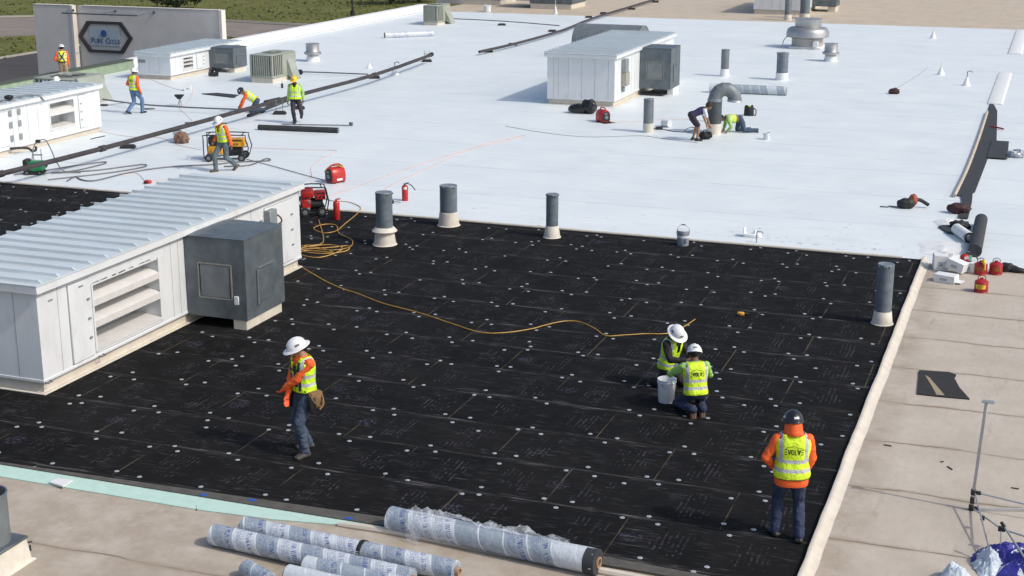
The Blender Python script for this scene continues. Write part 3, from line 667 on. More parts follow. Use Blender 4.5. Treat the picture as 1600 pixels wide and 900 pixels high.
random.seed(3)
# unit in the left foreground
u1 = rtu('big white rooftop unit in the left foreground, with three louvre blades and ribbed roof', -18.05, -15.37, 18.82, 27.84, .22, 1.93, (20.28, 22.32, .36, 1.53), 3, .452,
    doors=[(19.62, 20.2, .30, 1.70, 20.12), (26.30, 27.5, .30, 1.66, 27.42)], seams_x=(-17.5, -16.95, -16.4, -15.85), seams_y=(19.35, 22.75, 23.0, 25.2, 25.75))
hood(u1, -15.355, -14.03, 23.2, 24.68, .20, 1.79, M_CURB, [(-14.36, -14.07, 23.23, 24.6)])
wallbox(u1, 'outlet_box', M_WPLAST, -14.28, 23.17, .60, .03, .10, .17)
wallbox(u1, 'name_plate', M_GREYBOX, -15.365, 25.75, 1.44, .26, .02, .13)
wallbox(u1, 'disconnect_switch', M_GREYBOX, -15.365, 26.42, 1.37, .30, .16, .52); wallbox(u1, 'conduit_box', M_GREYBOX, -15.365, 26.12, 1.28, .07, .06, .36)
wallbox(u1, 'control_box', mat('dark_brown_box', (.05, .042, .045), .5), -15.365, 26.62, .72, .2, .14, .6)
mb = MB(); mb.tube([(-15.28, 26.62, 1.5), (-15.2, 26.68, 1.42), (-15.18, 26.70, 1.32), (-15.28, 26.72, 1.25)], .018, 8); mb.build('switch_handle', M_RUST, u1, True)
mb = MB(); mb.box(-16.85, -16.55, 18.796, 18.812, .92, 1.06); mb.build('grille', mat('grille_grey', (.24, .26, .27), .6), u1, True)
mb = MB(); mb.tube([(-16.92, 18.795, 1.38), (-16.93, 18.76, 1.28), (-16.98, 18.79, 1.18)], .012, 6); mb.build('door_pull', M_GREYBOX, u1, True)
for y, z in ((18.86, .245), (20.35, .25), (27.8, .22)):
    mb = MB(); mb.tube([(-15.33, y-.06, z), (-15.27, y-.06, z-.01), (-15.27, y+.06, z-.01), (-15.33, y+.06, z)], .012, 6, smooth=False); mb.build('lifting_lug', M_GALV2, u1, True)
for y, z in ((19.16, 1.58), (19.95, 1.62)):
    mb = MB(); mb.box(-15.336 if y > 19.5 else -15.366, -15.33 if y > 19.5 else -15.36, y-.06, y+.06, z-.014, z+.014); mb.build('rating_label', M_GREYBOX, u1, True)
random.seed(17)
for k in range(7):
    y = 20.4+k*.27+random.uniform(-.05, .05); l = random.uniform(.05, .13)
    mb = MB(); mb.quad((-15.366, y-l, 1.562+random.uniform(-.01, .01)), (-15.366, y+l, 1.565), (-15.366, y+l*.8, 1.585), (-15.366, y-l*.9, 1.578)); mb.build('flaked_paint', M_UNDER, u1, True, flip=False)
# unit in the middle distance
u2 = rtu('white rooftop unit in the middle distance beside the black trash bag', -18.36, -15.63, 53.45, 62.6, .22, 2.0, None, 0, .45,
    doors=[(60.2, 61.2, .32, 1.7, 60.3)], seams_x=(-18.1, -17.9, -17.5, -16.95, -16.42, -15.88), seams_y=(53.9, 54.7, 55.3, 55.8, 56.3, 59.3, 59.9))
hood(u2, -15.615, -14.33, 57.0, 58.55, .30, 1.93, M_WBOOT, [(-14.6, -14.36, 57.6, 58.5)])
wallbox(u2, 'disconnect_switch', M_GREYBOX, -15.62, 54.55, 1.50, .42, .18, .5); wallbox(u2, 'control_box', mat('beige_box', (.33, .31, .27), .5), -15.62, 54.6, .98, .5, .2, .52)
wallbox(u2, 'conduit_box', M_GREYBOX, -15.62, 54.95, 1.35, .12, .1, .6); wallbox(u2, 'junction_box', M_GREYBOX, -15.62, 54.5, .58, .16, .1, .18)
mb = MB(); mb.box(-15.4, -14.7, 57.05, 58.4, .0, .12, .03); mb.build('hood_sleeper', M_DARK, u2, True)
# unit cropped at the left edge
u3 = rtu('white rooftop unit cut by the left edge, with two louvre blades and small grey vents', -32.75, -30.8, 33.0, 41.95, .17, 1.64, (39.2, 40.5, .47, 1.33), 2, .45,
    doors=[(36.15, 37.1, .30, 1.38, 36.25), (40.75, 41.2, .30, 1.40, 40.83)], seams_x=(-32, -31.4), seams_y=(37.35, 37.62, 38.1, 38.6, 41.6))
for yy in (37.25, 37.68):
    for zz in (.50, .93, 1.30): wallbox(u3, 'vent_cover', M_GREYBOX, -30.79, yy, zz, .15, .02, .20)
mb = MB(); mb.tube([(-30.78, 37.1, .2), (-30.6, 37.3, .2), (-30.5, 37.6, .15), (-30.42, 37.7, .05), (-30.4, 37.85, .05), (-30.42, 37.9, .16)], .04, 8); mb.build('drain_pipe', M_DARK, u3, True)
mb = MB(); mb.tube([(-31.1, 35.8, 1.70), (-30.95, 37.2, 1.71), (-30.9, 38.2, 1.74), (-30.72, 38.6, 1.70), (-30.65, 38.8, 1.5)], .025, 8); mb.build('roof_conduit', M_GALV2, u3, True)
# unit in front of the sign wall
u4 = rtu('small far white rooftop unit standing before the grey sign wall', -37.8, -36.12, 54.4, 60.3, .2, 1.17, (55.4, 56.2, .36, .86), 3, .40,
    doors=[(56.5, 57.1, .28, .95, 57.02)], seams_x=(-37.7, -37.2, -36.7), seams_y=(54.8, 55.2, 57.3))
hood(u4, -36.10, -34.85, 57.55, 58.75, .22, 1.12, M_CURB, [(-35.25, -34.9, 57.7, 58.7)], M_GALV)
mb = MB(); mb.box(-37.75, -37.4, 54.375, 54.395, .72, .86); mb.build('grille', mat('grille_grey', (.24, .26, .27), .6), u4, True)
# far unit cut by the top edge, with its grey box
p = G(1176, 22); q = G(1248, 26)
u5 = rtu('far white rooftop unit on the tan roof, cut by the top edge', p.x, q.x+.15, p.y+.2, p.y+9, .3, 2.1, None, 0, .5, seams_x=(p.x+.6, p.x+1.2, p.x+1.8, p.x+2.4), seams_y=())
hood(u5, q.x+.17, q.x+1.75, p.y+3.4, p.y+5.2, .35, 2.0, M_CURB, [(q.x+1.2, q.x+1.7, p.y+3.5, p.y+5.1)], M_GALV)
# barrel hood behind the middle unit
def barrel(label, x0, x1, yc, r, zb, zt):
    t = thing('barrel_ventilator', label, 'roof ventilator', ((x0+x1)/2, yc, 0))
    mb = MB(); mb.box(x0+.06, x1-.06, yc-r+.05, yc+r-.05, 0, zb); mb.build('curb', M_WBOOT, t, True)
    mb = MB(); n = 14
    rr = []
    for x in (x0, x1): rr.append([Vector((x, yc-r*math.cos(a), zb+(zt-zb)*math.sin(a))) for a in (math.pi*i/n for i in range(n+1))]+[Vector((x, yc+r, zb-.08)), Vector((x, yc-r, zb-.08))])
    mb.rings(rr); mb.build('curved_hood', M_GALV2, t, True)
    for x in (x0-.012, x0+(x1-x0)*.88, x1-.01):
        mb = MB(); mb.rings([[Vector((x+dx, yc-(r+.012)*math.cos(a), zb+(zt-zb+.012)*math.sin(a))) for a in (math.pi*i/n for i in range(n+1))] for dx in (0, .03)], closed=False); mb.build('standing_seam', M_GALV2, t, True)
barrel('long grey barrel roofed ventilator behind the middle rooftop unit', -22.15, -18.85, 69.3, 1.15, .85, 1.65)
# ------------------------------------------------------------------ condensers
def condenser(label, x0, x1, y0, y1, z0, zt, slats=True, fin=True):
    t = thing('condenser_unit', label, 'condenser', ((x0+x1)/2, (y0+y1)/2, 0))
    mb = MB(); mb.box(x0+.04, x1-.04, y0+.04, y1-.04, 0, z0); mb.build('base', M_CURB, t, True)
    mb = MB(); mb.box(x0+.05, x1-.05, y0+.05, y1-.05, z0, zt-.06); mb.build('coil', M_COIL, t, True)
    mb = MB(); mb.box(x0, x1, y0, y1, zt-.06, zt, .02)
    for x, y in ((x0, y0), (x1-.09, y0), (x0, y1-.09), (x1-.09, y1-.09)): mb.box(x, x+.09, y, y+.09, z0+.001, zt-.062)
    mb.box(x0-.01, x1+.01, y0-.01, y1+.01, z0, z0+.09, .01)
    mb.box(x1-.045, x1+.004, y0+(y1-y0)*.45, y1-.1, z0+.1, zt-.063)
    mb.build('casing', M_CONDG, t, True)
    mb = MB(); n = 9
    for k in range(1, n):
        x = x0+.09+(x1-x0-.18)*k/n; mb.box(x-.03, x+.03, y0-.004, y0+.035, z0+.09, zt-.064)
    for k in range(1, 6):
        y = y0+.09+(y1-y0-.18)*.5*k/6; mb.box(x1-.035, x1+.004, y-.03, y+.03, z0+.091, zt-.065)
    mb.build('guard_slats', M_CONDG, t, True)
    c = ((x0+x1)/2, (y0+y1)/2, zt)
    r = min(x1-x0, y1-y0)*.36
    mb = MB(); mb.lathe([(r, .002), (r+.03, .03), (r, .035), (r-.02, .004)], c, 28, cap=False); mb.build('fan_ring', M_CONDG, t, True)
    mb = MB(); mb.lathe([(r-.025, .003), (.01, .006)], c, 24); mb.build('fan_opening', M_DARK, t, True)
    mb = MB(); mb.lathe([(.01, .07), (.12, .065), (.13, .01)], c, 14)
    for k in range(10): a = k*math.pi/5; mb.tube([(c[0]+.1*math.cos(a), c[1]+.1*math.sin(a), zt+.05), (c[0]+r*math.cos(a), c[1]+r*math.sin(a), zt+.03)], .008, 5, smooth=False)
    mb.build('fan_guard', M_CONDG, t, True); return t
cA = condenser('grey green condenser unit between the small unit with a hood and the steel vent', -32.5, -31.4, 55.0, 57.1, .22, 1.22)
mb = MB(); mb.rings([[Vector(p) for p in q] for q in ([(-31.39, 56.3, .25), (-31.39, 56.9, .25), (-31.39, 56.9, .9), (-31.39, 56.3, .9)], [(-31.05, 56.3, .0), (-31.05, 56.9, .0), (-31.35, 56.9, .85), (-31.35, 56.3, .85)])]); mb.build('line_cover', M_CONDG, cA, True)
cB = condenser('grey green condenser unit at the far end of the white parapet', -36.15, -35.2, 81.9, 83.9, .18, 1.2)
mb = MB(); mb.rings([[Vector(p) for p in q] for q in ([(-35.19, 83.1, .2), (-35.19, 83.8, .2), (-35.19, 83.8, .8), (-35.19, 83.1, .8)], [(-34.8, 83.1, 0), (-34.8, 83.8, 0), (-35.15, 83.8, .75), (-35.15, 83.1, .75)])]); mb.build('line_cover', M_CONDG, cB, True)
cC = condenser('low grey green condenser unit behind the left edge rooftop unit', -37.5, -35.6, 46.9, 48.9, .15, .98)
mb = MB(); mb.rings([[Vector(p) for p in q] for q in ([(-35.59, 47.0, .1), (-35.59, 48.5, .1), (-35.59, 48.5, 1.0), (-35.59, 47.0, 1.0)], [(-34.95, 47.0, 0), (-34.95, 48.5, 0), (-35.5, 48.5, 1.0), (-35.5, 47.0, 1.0)])]); mb.build('line_cover', M_CONDG, cC, True)
# far units on the tan roof at the very top of the picture
for lab, a, b, wd in (('far grey steel unit at the top edge beside the white pail', (757, 4), (782, 8), 5.0), ('far grey steel unit at the top edge beside the pipe run', (868, 12), (893, 15), 3.0)):
    pa, pb = G(*a), G(*b)
    t = thing('rooftop_unit', lab, 'rooftop unit', (pb.x, pb.y, 0))
    x1 = pb.x; x0 = x1-wd; y0 = pb.y; y1 = y0+3.2
    mb = MB(); mb.box(x0, x1, y0, y1, 0, .35, .02); mb.build('curb', M_CURB, t, True)
    mb = MB(); mb.box(x0-.05, x1+.05, y0-.05, y1+.05, .352, 2.0, .02); mb.build('housing', M_GALV, t, True)
    mb = MB()
    for k in range(1, 5): x = x0+(x1-x0)*k/5; mb.box(x-.03, x+.03, y0-.065, y0-.045, .37, 1.95)
    mb.box(x0-.08, x1+.08, y0-.08, y1+.08, 2.003, 2.06, .01); mb.build('panel_ribs', M_GALV2, t, True)
    mb = MB(); mb.box(x0-1.2, x0-.06, y0+.3, y1-.3, .5, 1.7, .05); mb.cyl((x0-.6, y0+.28, 1.0), (x0-.6, y0+.2, 1.0), .35, .3); mb.build('blower_box', M_GALV2, t, True)
# ------------------------------------------------------------------ vent pipes
def vent(label, px, py, d, h, hb, flare=1.25, boot=M_BOOT, m=M_PIPE, collar=False, pos=None, cap=True):
    p = Vector(pos) if pos else G(px, py)
    r = d/2; p = Vector((p.x-.0, p.y+r*.8, 0)); t = thing('vent_pipe', label, 'vent pipe', p)
    mb = MB(); mb.lathe([(r*flare*1.12, 0), (r*flare*1.06, .015), (r*flare, .02), (r*1.06, hb), (r*1.0, hb+.01)], p, 24)
    if collar: mb.lathe([(r*1.02, hb-.02), (r*1.5, hb-.075), (r*1.52, hb-.06), (r*1.12, hb+.03)], p, 28)
    mb.build('boot', boot, t, True)
    mb = MB(); mb.lathe([(r, hb+.012), (r, h-.03), (r*1.02, h-.03), (r*1.02, h-.001)], p, 24); mb.build('pipe', m, t, True)
    if cap:
        mb = MB(); mb.lathe([(r*1.0, h), (r*.98, h+.008), (r*.9, h-.0), (.01, h+.005)], p, 24)
        for k in range(5): a = random.random()*6; mb.blob((p.x+r*.99*math.cos(a), p.y+r*.99*math.sin(a), h-.03), (.03, .03, .03), 1, .3)
        mb.build('cap', M_PIPETOP, t, True)
    return t
vent('blue grey vent pipe with a wide flared collar on its cream boot', 597, 384, .40, 1.27, .40, 1.35, collar=True)
vent('wide capped blue grey vent pipe at the white edge, right of the collared one', 697, 354, .44, 1.02, .34, 1.22)
vent('slim blue grey vent pipe at the white edge, left of the paint bucket', 860, 372, .30, 1.07, .28, 1.35)
vent('blue grey vent pipe standing alone near the right kerb of the black boards', 1377, 508, .32, 1.20, .25, 1.25)
vent('thin bare vent pipe with short cream boot beside the middle unit', 1011, 208, .35, 1.17, .32, 1.05, m=M_GALV2)
vent('thin far vent pipe with white boot above the plastic wrapped roll', 1131, 120, .36, 1.20, .33, 1.2, boot=M_WBOOT, m=M_GALV2)
v = vent('thick far vent pipe with torn cap and wrapped white boot below the big fan', 1220, 126, .50, 1.2, .32, 1.12, boot=M_WBOOT)
vent('far thin banded vent pipe on the tan roof edge', 1230, 32, .42, 2.2, .35, 1.2, m=M_GALV2)
vent('far tall vent pipe rising behind the mushroom fan', 1256, 29, .62, 2.3, .3, 1.1, m=M_PIPE)
# goose neck
p = G(1113, 211); r = .24; p = Vector((p.x, p.y+.2, 0)); t = thing('gooseneck_vent', 'tall grey gooseneck duct bent over like a hook', 'vent pipe', p)
mb = MB(); mb.lathe([(r*1.12, 0), (r*1.05, .02), (r*1.02, .38)], p, 24); mb.build('boot', M_BOOT, t, True)
mb = MB(); mb.lathe([(r*1.03, .385), (r*1.03, 1.19)], p, 24); mb.build('pipe', mat('dark_slate_wrap', (.055, .07, .075), .6, var=.2, vs=6), t, True)
mb = MB(); mb.lathe([(r*1.06, 1.14), (r*1.06, 1.22), (r, 1.23)], p, 24, cap=False); mb.build('band', M_PIPETOP, t, True)
mb = MB(); nseg = 7; rr = []
ux, uy = math.cos(YAW), math.sin(YAW); Rb = .34
for i in range(nseg+1):
    a = math.pi*i/nseg*1.02; c = Vector((p.x+ux*Rb*(1-math.cos(a)), p.y+uy*Rb*(1-math.cos(a)), 1.21+Rb*math.sin(a)))
    e = Vector((-ux*math.cos(a), -uy*math.cos(a), math.sin(a))); f_ = Vector((-uy, ux, 0)); k = 1.0+.03*(i == nseg)
    rr.append([c+(e*math.cos(t_)+f_*math.sin(t_))*r*k for t_ in (2*math.pi*j/20 for j in range(20))])
mb.rings(rr, cap0=False, cap1=False); mb.build('elbow', M_GALV2, t, True, ang=15)
mb = MB(); e = rr[-1]; cc = sum(e, Vector())/20
mb.rings([e, [cc+(q-cc)*1.08+Vector((0, 0, -.07)) for q in e], [cc+(q-cc)*.9+Vector((0, 0, -.08)) for q in e]], cap0=False); mb.build('outlet_screen', M_FOIL, t, True)
# fans
def upblast(label, px, py, s, curb):
    p = G(px, py); p = Vector((p.x, p.y+.9*s, 0)); t = thing('exhaust_fan', label, 'exhaust fan', p)
    mb = MB(); mb.box(p.x-.95*s, p.x+.95*s, p.y-.95*s, p.y+.95*s, 0, curb, .03); mb.build('curb', M_WBOOT, t, True)
    mb = MB(); mb.lathe([(.92*s, curb), (.92*s, curb+.46*s)], p, 32); mb.build('base_ring', mat('fan_base', (.40, .38, .37), .5, .2), t, True)
    mb = MB(); z = curb+.46*s
    mb.lathe([(.86*s, z+.02*s), (1.22*s, z+.06*s), (1.26*s, z+.10*s), (1.24*s, z+.40*s), (1.15*s, z+.56*s), (1.02*s, z+.62*s), (.80*s, z+.64*s)], p, 40); mb.build('spun_housing', M_ALU, t, True)
    mb = MB(); mb.lathe([(.76*s, z+.62*s), (.80*s, z+1.08*s), (.82*s, z+1.12*s), (.78*s, z+1.13*s), (.4*s, z+1.15*s)], p, 32); mb.build('motor_cover', M_ALU, t, True)
    mb = MB(); mb.box(p.x+.5*s, p.x+.8*s, p.y-1.12*s, p.y-.85*s, curb+.05, curb+.35*s, .02); mb.build('junction_box', M_WPLAST, t, True)
    mb = MB(); mb.tube([(p.x-1.1*s, p.y-.6*s, z+.1*s), (p.x-1.25*s, p.y-.9*s, z-.1), (p.x-1.3*s, p.y-1.1*s, .1)], .025*s, 6); mb.build('conduit', M_GALV2, t, True)
upblast('large spun aluminium mushroom exhaust fan at the far white edge', 1257, 77, .88, .12)
def stackvent(label, px, py, r, h, boot=True):
    p = G(px, py); p = Vector((p.x, p.y+r, 0)); t = thing('roof_vent', label, 'roof vent', p)
    mb = MB(); mb.lathe([(r*1.05, 0), (r*.9, h*.25), (r*.86, h*.3)], p, 20); mb.build('boot', M_WBOOT, t, True)
    mb = MB(); mb.lathe([(r*.8, h*.28), (r*.8, h*.36)], p, 20); mb.lathe([(r*.9, h*.36), (r*1.28, h*.42), (r*1.28, h*.5), (r*1.05, h*.56), (r*.98, h*.6), (r*.98, h), (r*1.05, h+.002), (r*.95, h+.004)], p, 22); mb.build('cowl', M_ALU, t, True)
stackvent('small steel roof vent right of the mushroom fan', 1296, 97, .32, .86)
stackvent('small steel roof vent standing alone behind the yellow hatted worker', 484, 97, .33, .86)
t = thing('roof_vent', 'open grey steel vent tube on a cream curb at the bottom left corner', 'roof vent', (-12.0, 13.55, 0))
mb = MB(); mb.rings([[Vector((-11.93+a*s, 13.35+b*s, z)) for a, b in ((-1, -1), (1, -1), (1, 1), (-1, 1))] for s, z in ((.37, 0), (.32, .03), (.29, .30))]); mb.build('curb', M_BOOT, t, True)
mb = MB(); mb.box(-12.24, -11.62, 13.04, 13.66, .302, .335, .006); mb.build('flange', M_GALV, t, True)
mb = MB(); mb.lathe([(.25, .336), (.25, .98), (.262, .985), (.262, 1.0), (.242, 1.0), (.238, .45), (.01, .45)], (-11.95, 13.35, 0), 32, cap=False); mb.build('tube', M_GALV2, t, True)
# small white pipe cones
def cone(label, px, py, h, bent=False, s=1.0):
    p = G(px, py); t = thing('pipe_cone', label, 'pipe flashing', p)
    mb = MB(); mb.lathe([(.20*s, 0), (.17*s, .02), (.05*s, h*.55), (.035*s, h*.62)], p, 16); mb.build('flashing', M_WBOOT, t, True)
    mb = MB(); pts = [(p.x, p.y, h*.6), (p.x, p.y, h)]
    if bent: pts += [(p.x+.12, p.y+.04, h+.04), (p.x+.2, p.y+.06, h-.02)]
    mb.tube(pts, .02*s, 8, smooth=False); mb.build('stub', M_WPLAST if not bent else M_GALV2, t, True)
cone('white flashing cone near the far tan edge, farthest of the right group', 1458, 60, .62)
cone('white flashing cone straight in line below the farthest cone', 1470, 117, .55)
cone('white flashing cone with a bent stub nearest the white kerb', 1510, 134, .60, True)
cone('white flashing cone by the dark pipe run, behind the yellow hatted worker', 577, 107, .35, s=.9)
cone('white flashing cone with a bent stub touching the dark pipe run', 617, 117, .55, True, 1.1)
cone('white stub pipe on the far tan roof near the grey units', 868, 22, .9, s=.8)
# ================================================================== pipe runs and their supports
def support(px, py, z, rods, label):
    p = G(px, py); t = thing('pipe_support', label, 'pipe support', p, R(20), 'rubber pipe support blocks')
    mb = MB(); mb.rings([[Vector((a*x, b*y, zz)) for x, y in ((-1, -1), (1, -1), (1, 1), (-1, 1))] for a, b, zz in ((.24, .13, 0), (.24, .13, .06), (.19, .10, .13))]); mb.build('block', M_DARK, t)
    if rods:
        mb = MB()
        for dx in (-.12, .12): mb.cyl((dx, 0, .12), (dx, 0, z+.12), .012, seg=6)
        mb.box(-.15, .15, -.02, .02, z-.07, z-.04); mb.build('strut', M_GALV2, t)
    return t
def gline(pts, z): return [G(x, y, z) for x, y in pts]
mb = MB(); P1 = [Vector((-27.35, y, .45)) for y in (20, 33, 38, 44, 50, 56, 60)]+[Vector((-27.45, 63.8, .45))]
P1 = [G(-60, 287, .45)]+gline([(0, 272), (160, 232), (337, 184), (460, 150), (585, 117), (673, 86)], .45)
mb.tube(P1, .075, 10, sub=3); mb.cyl(P1[-1], P1[-1]+Vector((-.02, .2, .02)), .1, seg=12)
for f in (.2, .45, .7, .9):
    i = int(f*(len(P1)-1)); q = P1[i]; mb.cyl(q-Vector((0, .12, 0)), q+Vector((0, .12, 0)), .1, seg=12)
tag(origin(mb.build('gas_pipe', M_STEELPIPE), (P1[2].x, P1[2].y, 0)), 'long dark pipe run crossing the white roof from the left edge', 'pipe')
for x, y, r in ((667, 97, 1), (437, 179, 1), (466, 171, 0), (585, 123, 0), (200, 232, 0), (60, 262, 1)): support(x, y, .45, r, 'black block supporting the long dark pipe run on the left')
P2 = gline([(749, 81), (810, 67), (880, 47), (925, 29), (1000, 6), (1060, -12)], .2); mb = MB(); mb.tube(P2, .07, 10, sub=3)
tag(origin(mb.build('gas_pipe', M_STEELPIPE), (P2[0].x, P2[0].y, 0)), 'second dark pipe run climbing to the far tan roof', 'pipe')
for x, y in ((763, 82), (801, 71), (863, 50), (920, 28), (943, 22), (987, 15), (1024, 4)): support(x, y, .2, 0, 'black block supporting the second dark pipe run near the top')
for pts, z, lab in (([(460, 112), (500, 113), (575, 116)], .12, 'thin grey line from the grey green condenser to the dark pipe'), ([(704, 29), (785, 33), (874, 40)], .25, 'thin grey line from the far condenser to the second pipe run'), ([(160, 155), (220, 163), (300, 168), (375, 171)], .2, 'thin grey line from the low condenser past the walking worker')):
    mb = MB(); q = gline(pts, z); mb.tube(q, .03, 8); tag(origin(mb.build('refrigerant_line', M_GREYCORD), (q[0].x, q[0].y, 0)), lab, 'pipe')
support(784, 40, .25, 0, 'black block under the thin line of the far condenser')
# ================================================================== rolls
def roll(label, a, b, r, m, core=None, wrap=True, z=0.0, ends=M_WPLAST, group=None, bulge=.0, name='membrane_roll', seg=32, n=40):
    """a,b: ground points below the axis ends"""
    A = Vector((a[0], a[1], z+r)); B = Vector((b[0], b[1], z+r)); t = thing(name, label, 'roll', ((A.x+B.x)/2, (A.y+B.y)/2, z), 0, group)
    ax = (B-A).normalized(); u, v = frame(ax); L = (B-A).length; mb = MB(); rr = []
    for i in range(n+1):
        s = i/n; c = A+ax*L*s
        rr.append([c+(u*math.cos(q)+v*math.sin(q))*(r*(1+bulge*noise.noise(Vector((s*L*3, math.cos(q)*1.5, math.sin(q)*1.5+a[0]))))) for q in (2*math.pi*k/seg for k in range(seg))])
    vr = mb.rings(rr); at = {}
    o = mb.build('sleeve' if wrap else 'sheet', m, t, True)
    att = o.data.attributes.new('wrap', 'FLOAT_VECTOR', 'POINT')
    vals = []
    for i in range(n+1):
        for k in range(seg): vals += [abs(((k/seg+.25) % 1)-.5)*2 if False else k/seg, i/n*L, 0]
    att.data.foreach_set('vector', vals[:3*len(o.data.vertices)])
    if core:
        for q, s in ((A, -1), (B, 1)):
            mb = MB(); e = q+ax*s*.003; rr = [[e+ax*s*d+(u*math.cos(k)+v*math.sin(k))*w_ for k in (2*math.pi*j/24 for j in range(24))] for w_, d in ((r*core[0], 0), (r*core[0], .05 if core[2] else .004), (r*core[1], .05 if core[2] else .004), (r*core[1], -.02))]
            mb.rings(rr, cap0=False, cap1=False); mb.mi = 1
            mb.rings([[e+ax*s*(-.02)+(u*math.cos(k)+v*math.sin(k))*r*core[1] for k in (2*math.pi*j/24 for j in range(24))], [e+ax*s*(-.021)+(u*math.cos(k)+v*math.sin(k))*r*.02 for k in (2*math.pi*j/24 for j in range(24))]], cap0=False)
            mb.build('core', [M_CARDTUBE if core[2] else ends, M_DARK], t, True)
    return t, A, B, ax
W1 = m_wrap('printed_wrap_a', .45, 3.3, .5); W2 = m_wrap('printed_wrap_b', .35, 8.1, .75); W3 = m_wrap('printed_wrap_c', .8, 5.7, .3)
GR = 'wrapped membrane rolls heaped in the foreground'
# the long one on the edge of the boards
a = G(610, 834); b = G(925, 905)
t, A, B, ax = roll('long plastic wrapped roll lying on the near edge of the black boards', (a.x-.05, a.y+.12), (b.x+.0, b.y+.15), .165, W1, core=(.45, .3, True), bulge=.03)
mb = MB(); u, v = frame(ax); e = B; rr = [[e+ax*d+(u*math.cos(k)+v*math.sin(k))*w_ for k in (2*math.pi*j/28 for j in range(28))] for w_, d in ((.160, -.13), (.168, -.12), (.168, .03), (.08, .035))]
mb.rings(rr); mb.build('dark_end', M_UNDER, t, True)
mb = MB(); seg = 30; nn = 60; rr = []
for i in range(nn+1):
    s = i/nn; c = A.lerp(B, .10+.76*s); row = []
    for k in range(12):
        q = -.35+k/11*2.2; e_ = Vector((-ax.y, ax.x, 0)); dirv = e_*math.cos(q)+Vector((0, 0, 1))*math.sin(q)
        lift = .012+.16*max(0, noise.noise(Vector((s*9, q*1.6, 2.2))))+.045*noise.noise(Vector((s*30, q*5, 1)))
        if k in (0,): lift += .05*abs(noise.noise(Vector((s*14, 7, 0))))
        row.append(c+dirv*(.168+max(.008, lift)))
    rr.append(row)
mb.rings(rr, closed=False); mb.build('plastic_wrap', M_PLASTIC, t, True, ang=60)
mb = MB(); c = A.lerp(B, .16); rr = []
sd = Vector((ax.y, -ax.x, 0))
for i in range(9):
    s = i/8; row = []
    for k in range(7):
        h = .30*(1-s)**1.0+.01 if s < .95 else .008
        off = .17+.10*s+.03*noise.noise(Vector((s*5, k*.9, 4)))
        row.append(c+ax*((k-3)*.045*(1-.3*s)+.03*noise.noise(Vector((s*4, k, 9))))+sd*off+Vector((0, 0, h-.165)))
    rr.append(row)
mb.rings(rr, closed=False); mb.build('plastic_wrap', M_PLASTIC, t, True, ang=60)
# heap in the foreground
def gp(x, y): p = G(x, y); return (p.x, p.y)
roll('wrapped roll at the back of the heap, with a dark tape band', (-9.42, 15.22), (-6.30, 15.00), .135, W2, core=(.42, .28, True), group=GR, bulge=.03)
roll('wrapped roll at the front of the heap with black hand lettering', (-9.66, 14.86), (-6.72, 14.60), .14, m_wrap('printed_wrap_d', .5, 2.2, .85), core=(.42, .28, True), group=GR, bulge=.035)
roll('whiter wrapped roll lying before the lettered roll, cut by the bottom edge', (-8.12, 14.52), (-5.2, 14.28), .125, W3, core=(.42, .28, True), group=GR, bulge=.03)
roll('white wrapped roll lowest in the heap at the bottom edge', (-8.22, 14.24), (-5.3, 14.0), .12, m_wrap('printed_wrap_e', .95, 1.4, .2), core=(.42, .28, True), group=GR, bulge=.02)
roll('short end of a wrapped roll showing alone at the bottom edge', (-8.80, 14.22), (-8.36, 14.00), .11, m_wrap('printed_wrap_f', .6, 6.6, .8), core=(.42, .28, True), group=GR, bulge=.03)
mb = MB(); c = Vector((-7.62, 15.10, .135)); ax_ = Vector((3.1, -.22, 0)).normalized(); u, v = frame(ax_)
mb.rings([[c+ax_*d+(u*math.cos(k)+v*math.sin(k))*w_ for k in (2*math.pi*j/28 for j in range(28))] for w_, d in ((.13, -.03), (.144, -.03), (.144, .03), (.13, .03))])
rl = [o for o in C.objects if o.get('label', '').startswith('wrapped roll at the back')][0]; mb.build('tape_band', M_DARK, rl, True)
# other rolls
a, b = G(402, 204), G(527, 209); roll('bare black membrane roll lying before the yellow hatted worker', (a.x, a.y+.1), (b.x, b.y+.1), .10, M_UNDER, core=(.9, .3, False), wrap=False, ends=M_GREYBOX)
a, b = G(600, 60), G(676, 57); roll('pale plastic wrapped roll far off near the small condenser', (a.x, a.y+.1), (b.x, b.y+.1), .16, m_wrap('printed_wrap_g', .8, 4.4, .3), core=(.9, .3, False), ends=M_DARK)
a, b = G(1108, 145), G(1228, 150); roll('grey plastic wrapped roll lying behind the gooseneck duct', (a.x, a.y+.1), (b.x, b.y+.1), .19, m_wrap('printed_wrap_h', .25, 7.4, .0), core=(.9, .3, False), ends=M_GREYBOX)
a, b = G(1522, 404), G(1532, 354); roll('dark grey underlayment roll beside the red cans', (a.x, a.y+.1), (b.x, b.y+.12), .155, M_UNDER, core=(.97, .62, False), wrap=False, ends=M_UNDER)
a, b = G(1514, 380), G(1494, 366); roll('white and black membrane roll curled on the flap', (a.x, a.y), (b.x, b.y), .135, M_WBOOT, core=(.97, .6, False), wrap=False, ends=M_UNDER)
mb = MB(); q = G(1514, 380); rr = []
for k in range(60):
    t_ = k/59*5*math.pi; r_ = .02+.105*k/59; rr.append(Vector((q.x-.02+r_*math.cos(t_), q.y-.03, .135+r_*math.sin(t_))))
mb.tube(rr, .006, 5, smooth=False); o = [c for c in C.objects if c.get('label', '').startswith('white and black membrane')][0]; mb.build('spiral_edge', M_DARK, o, True)
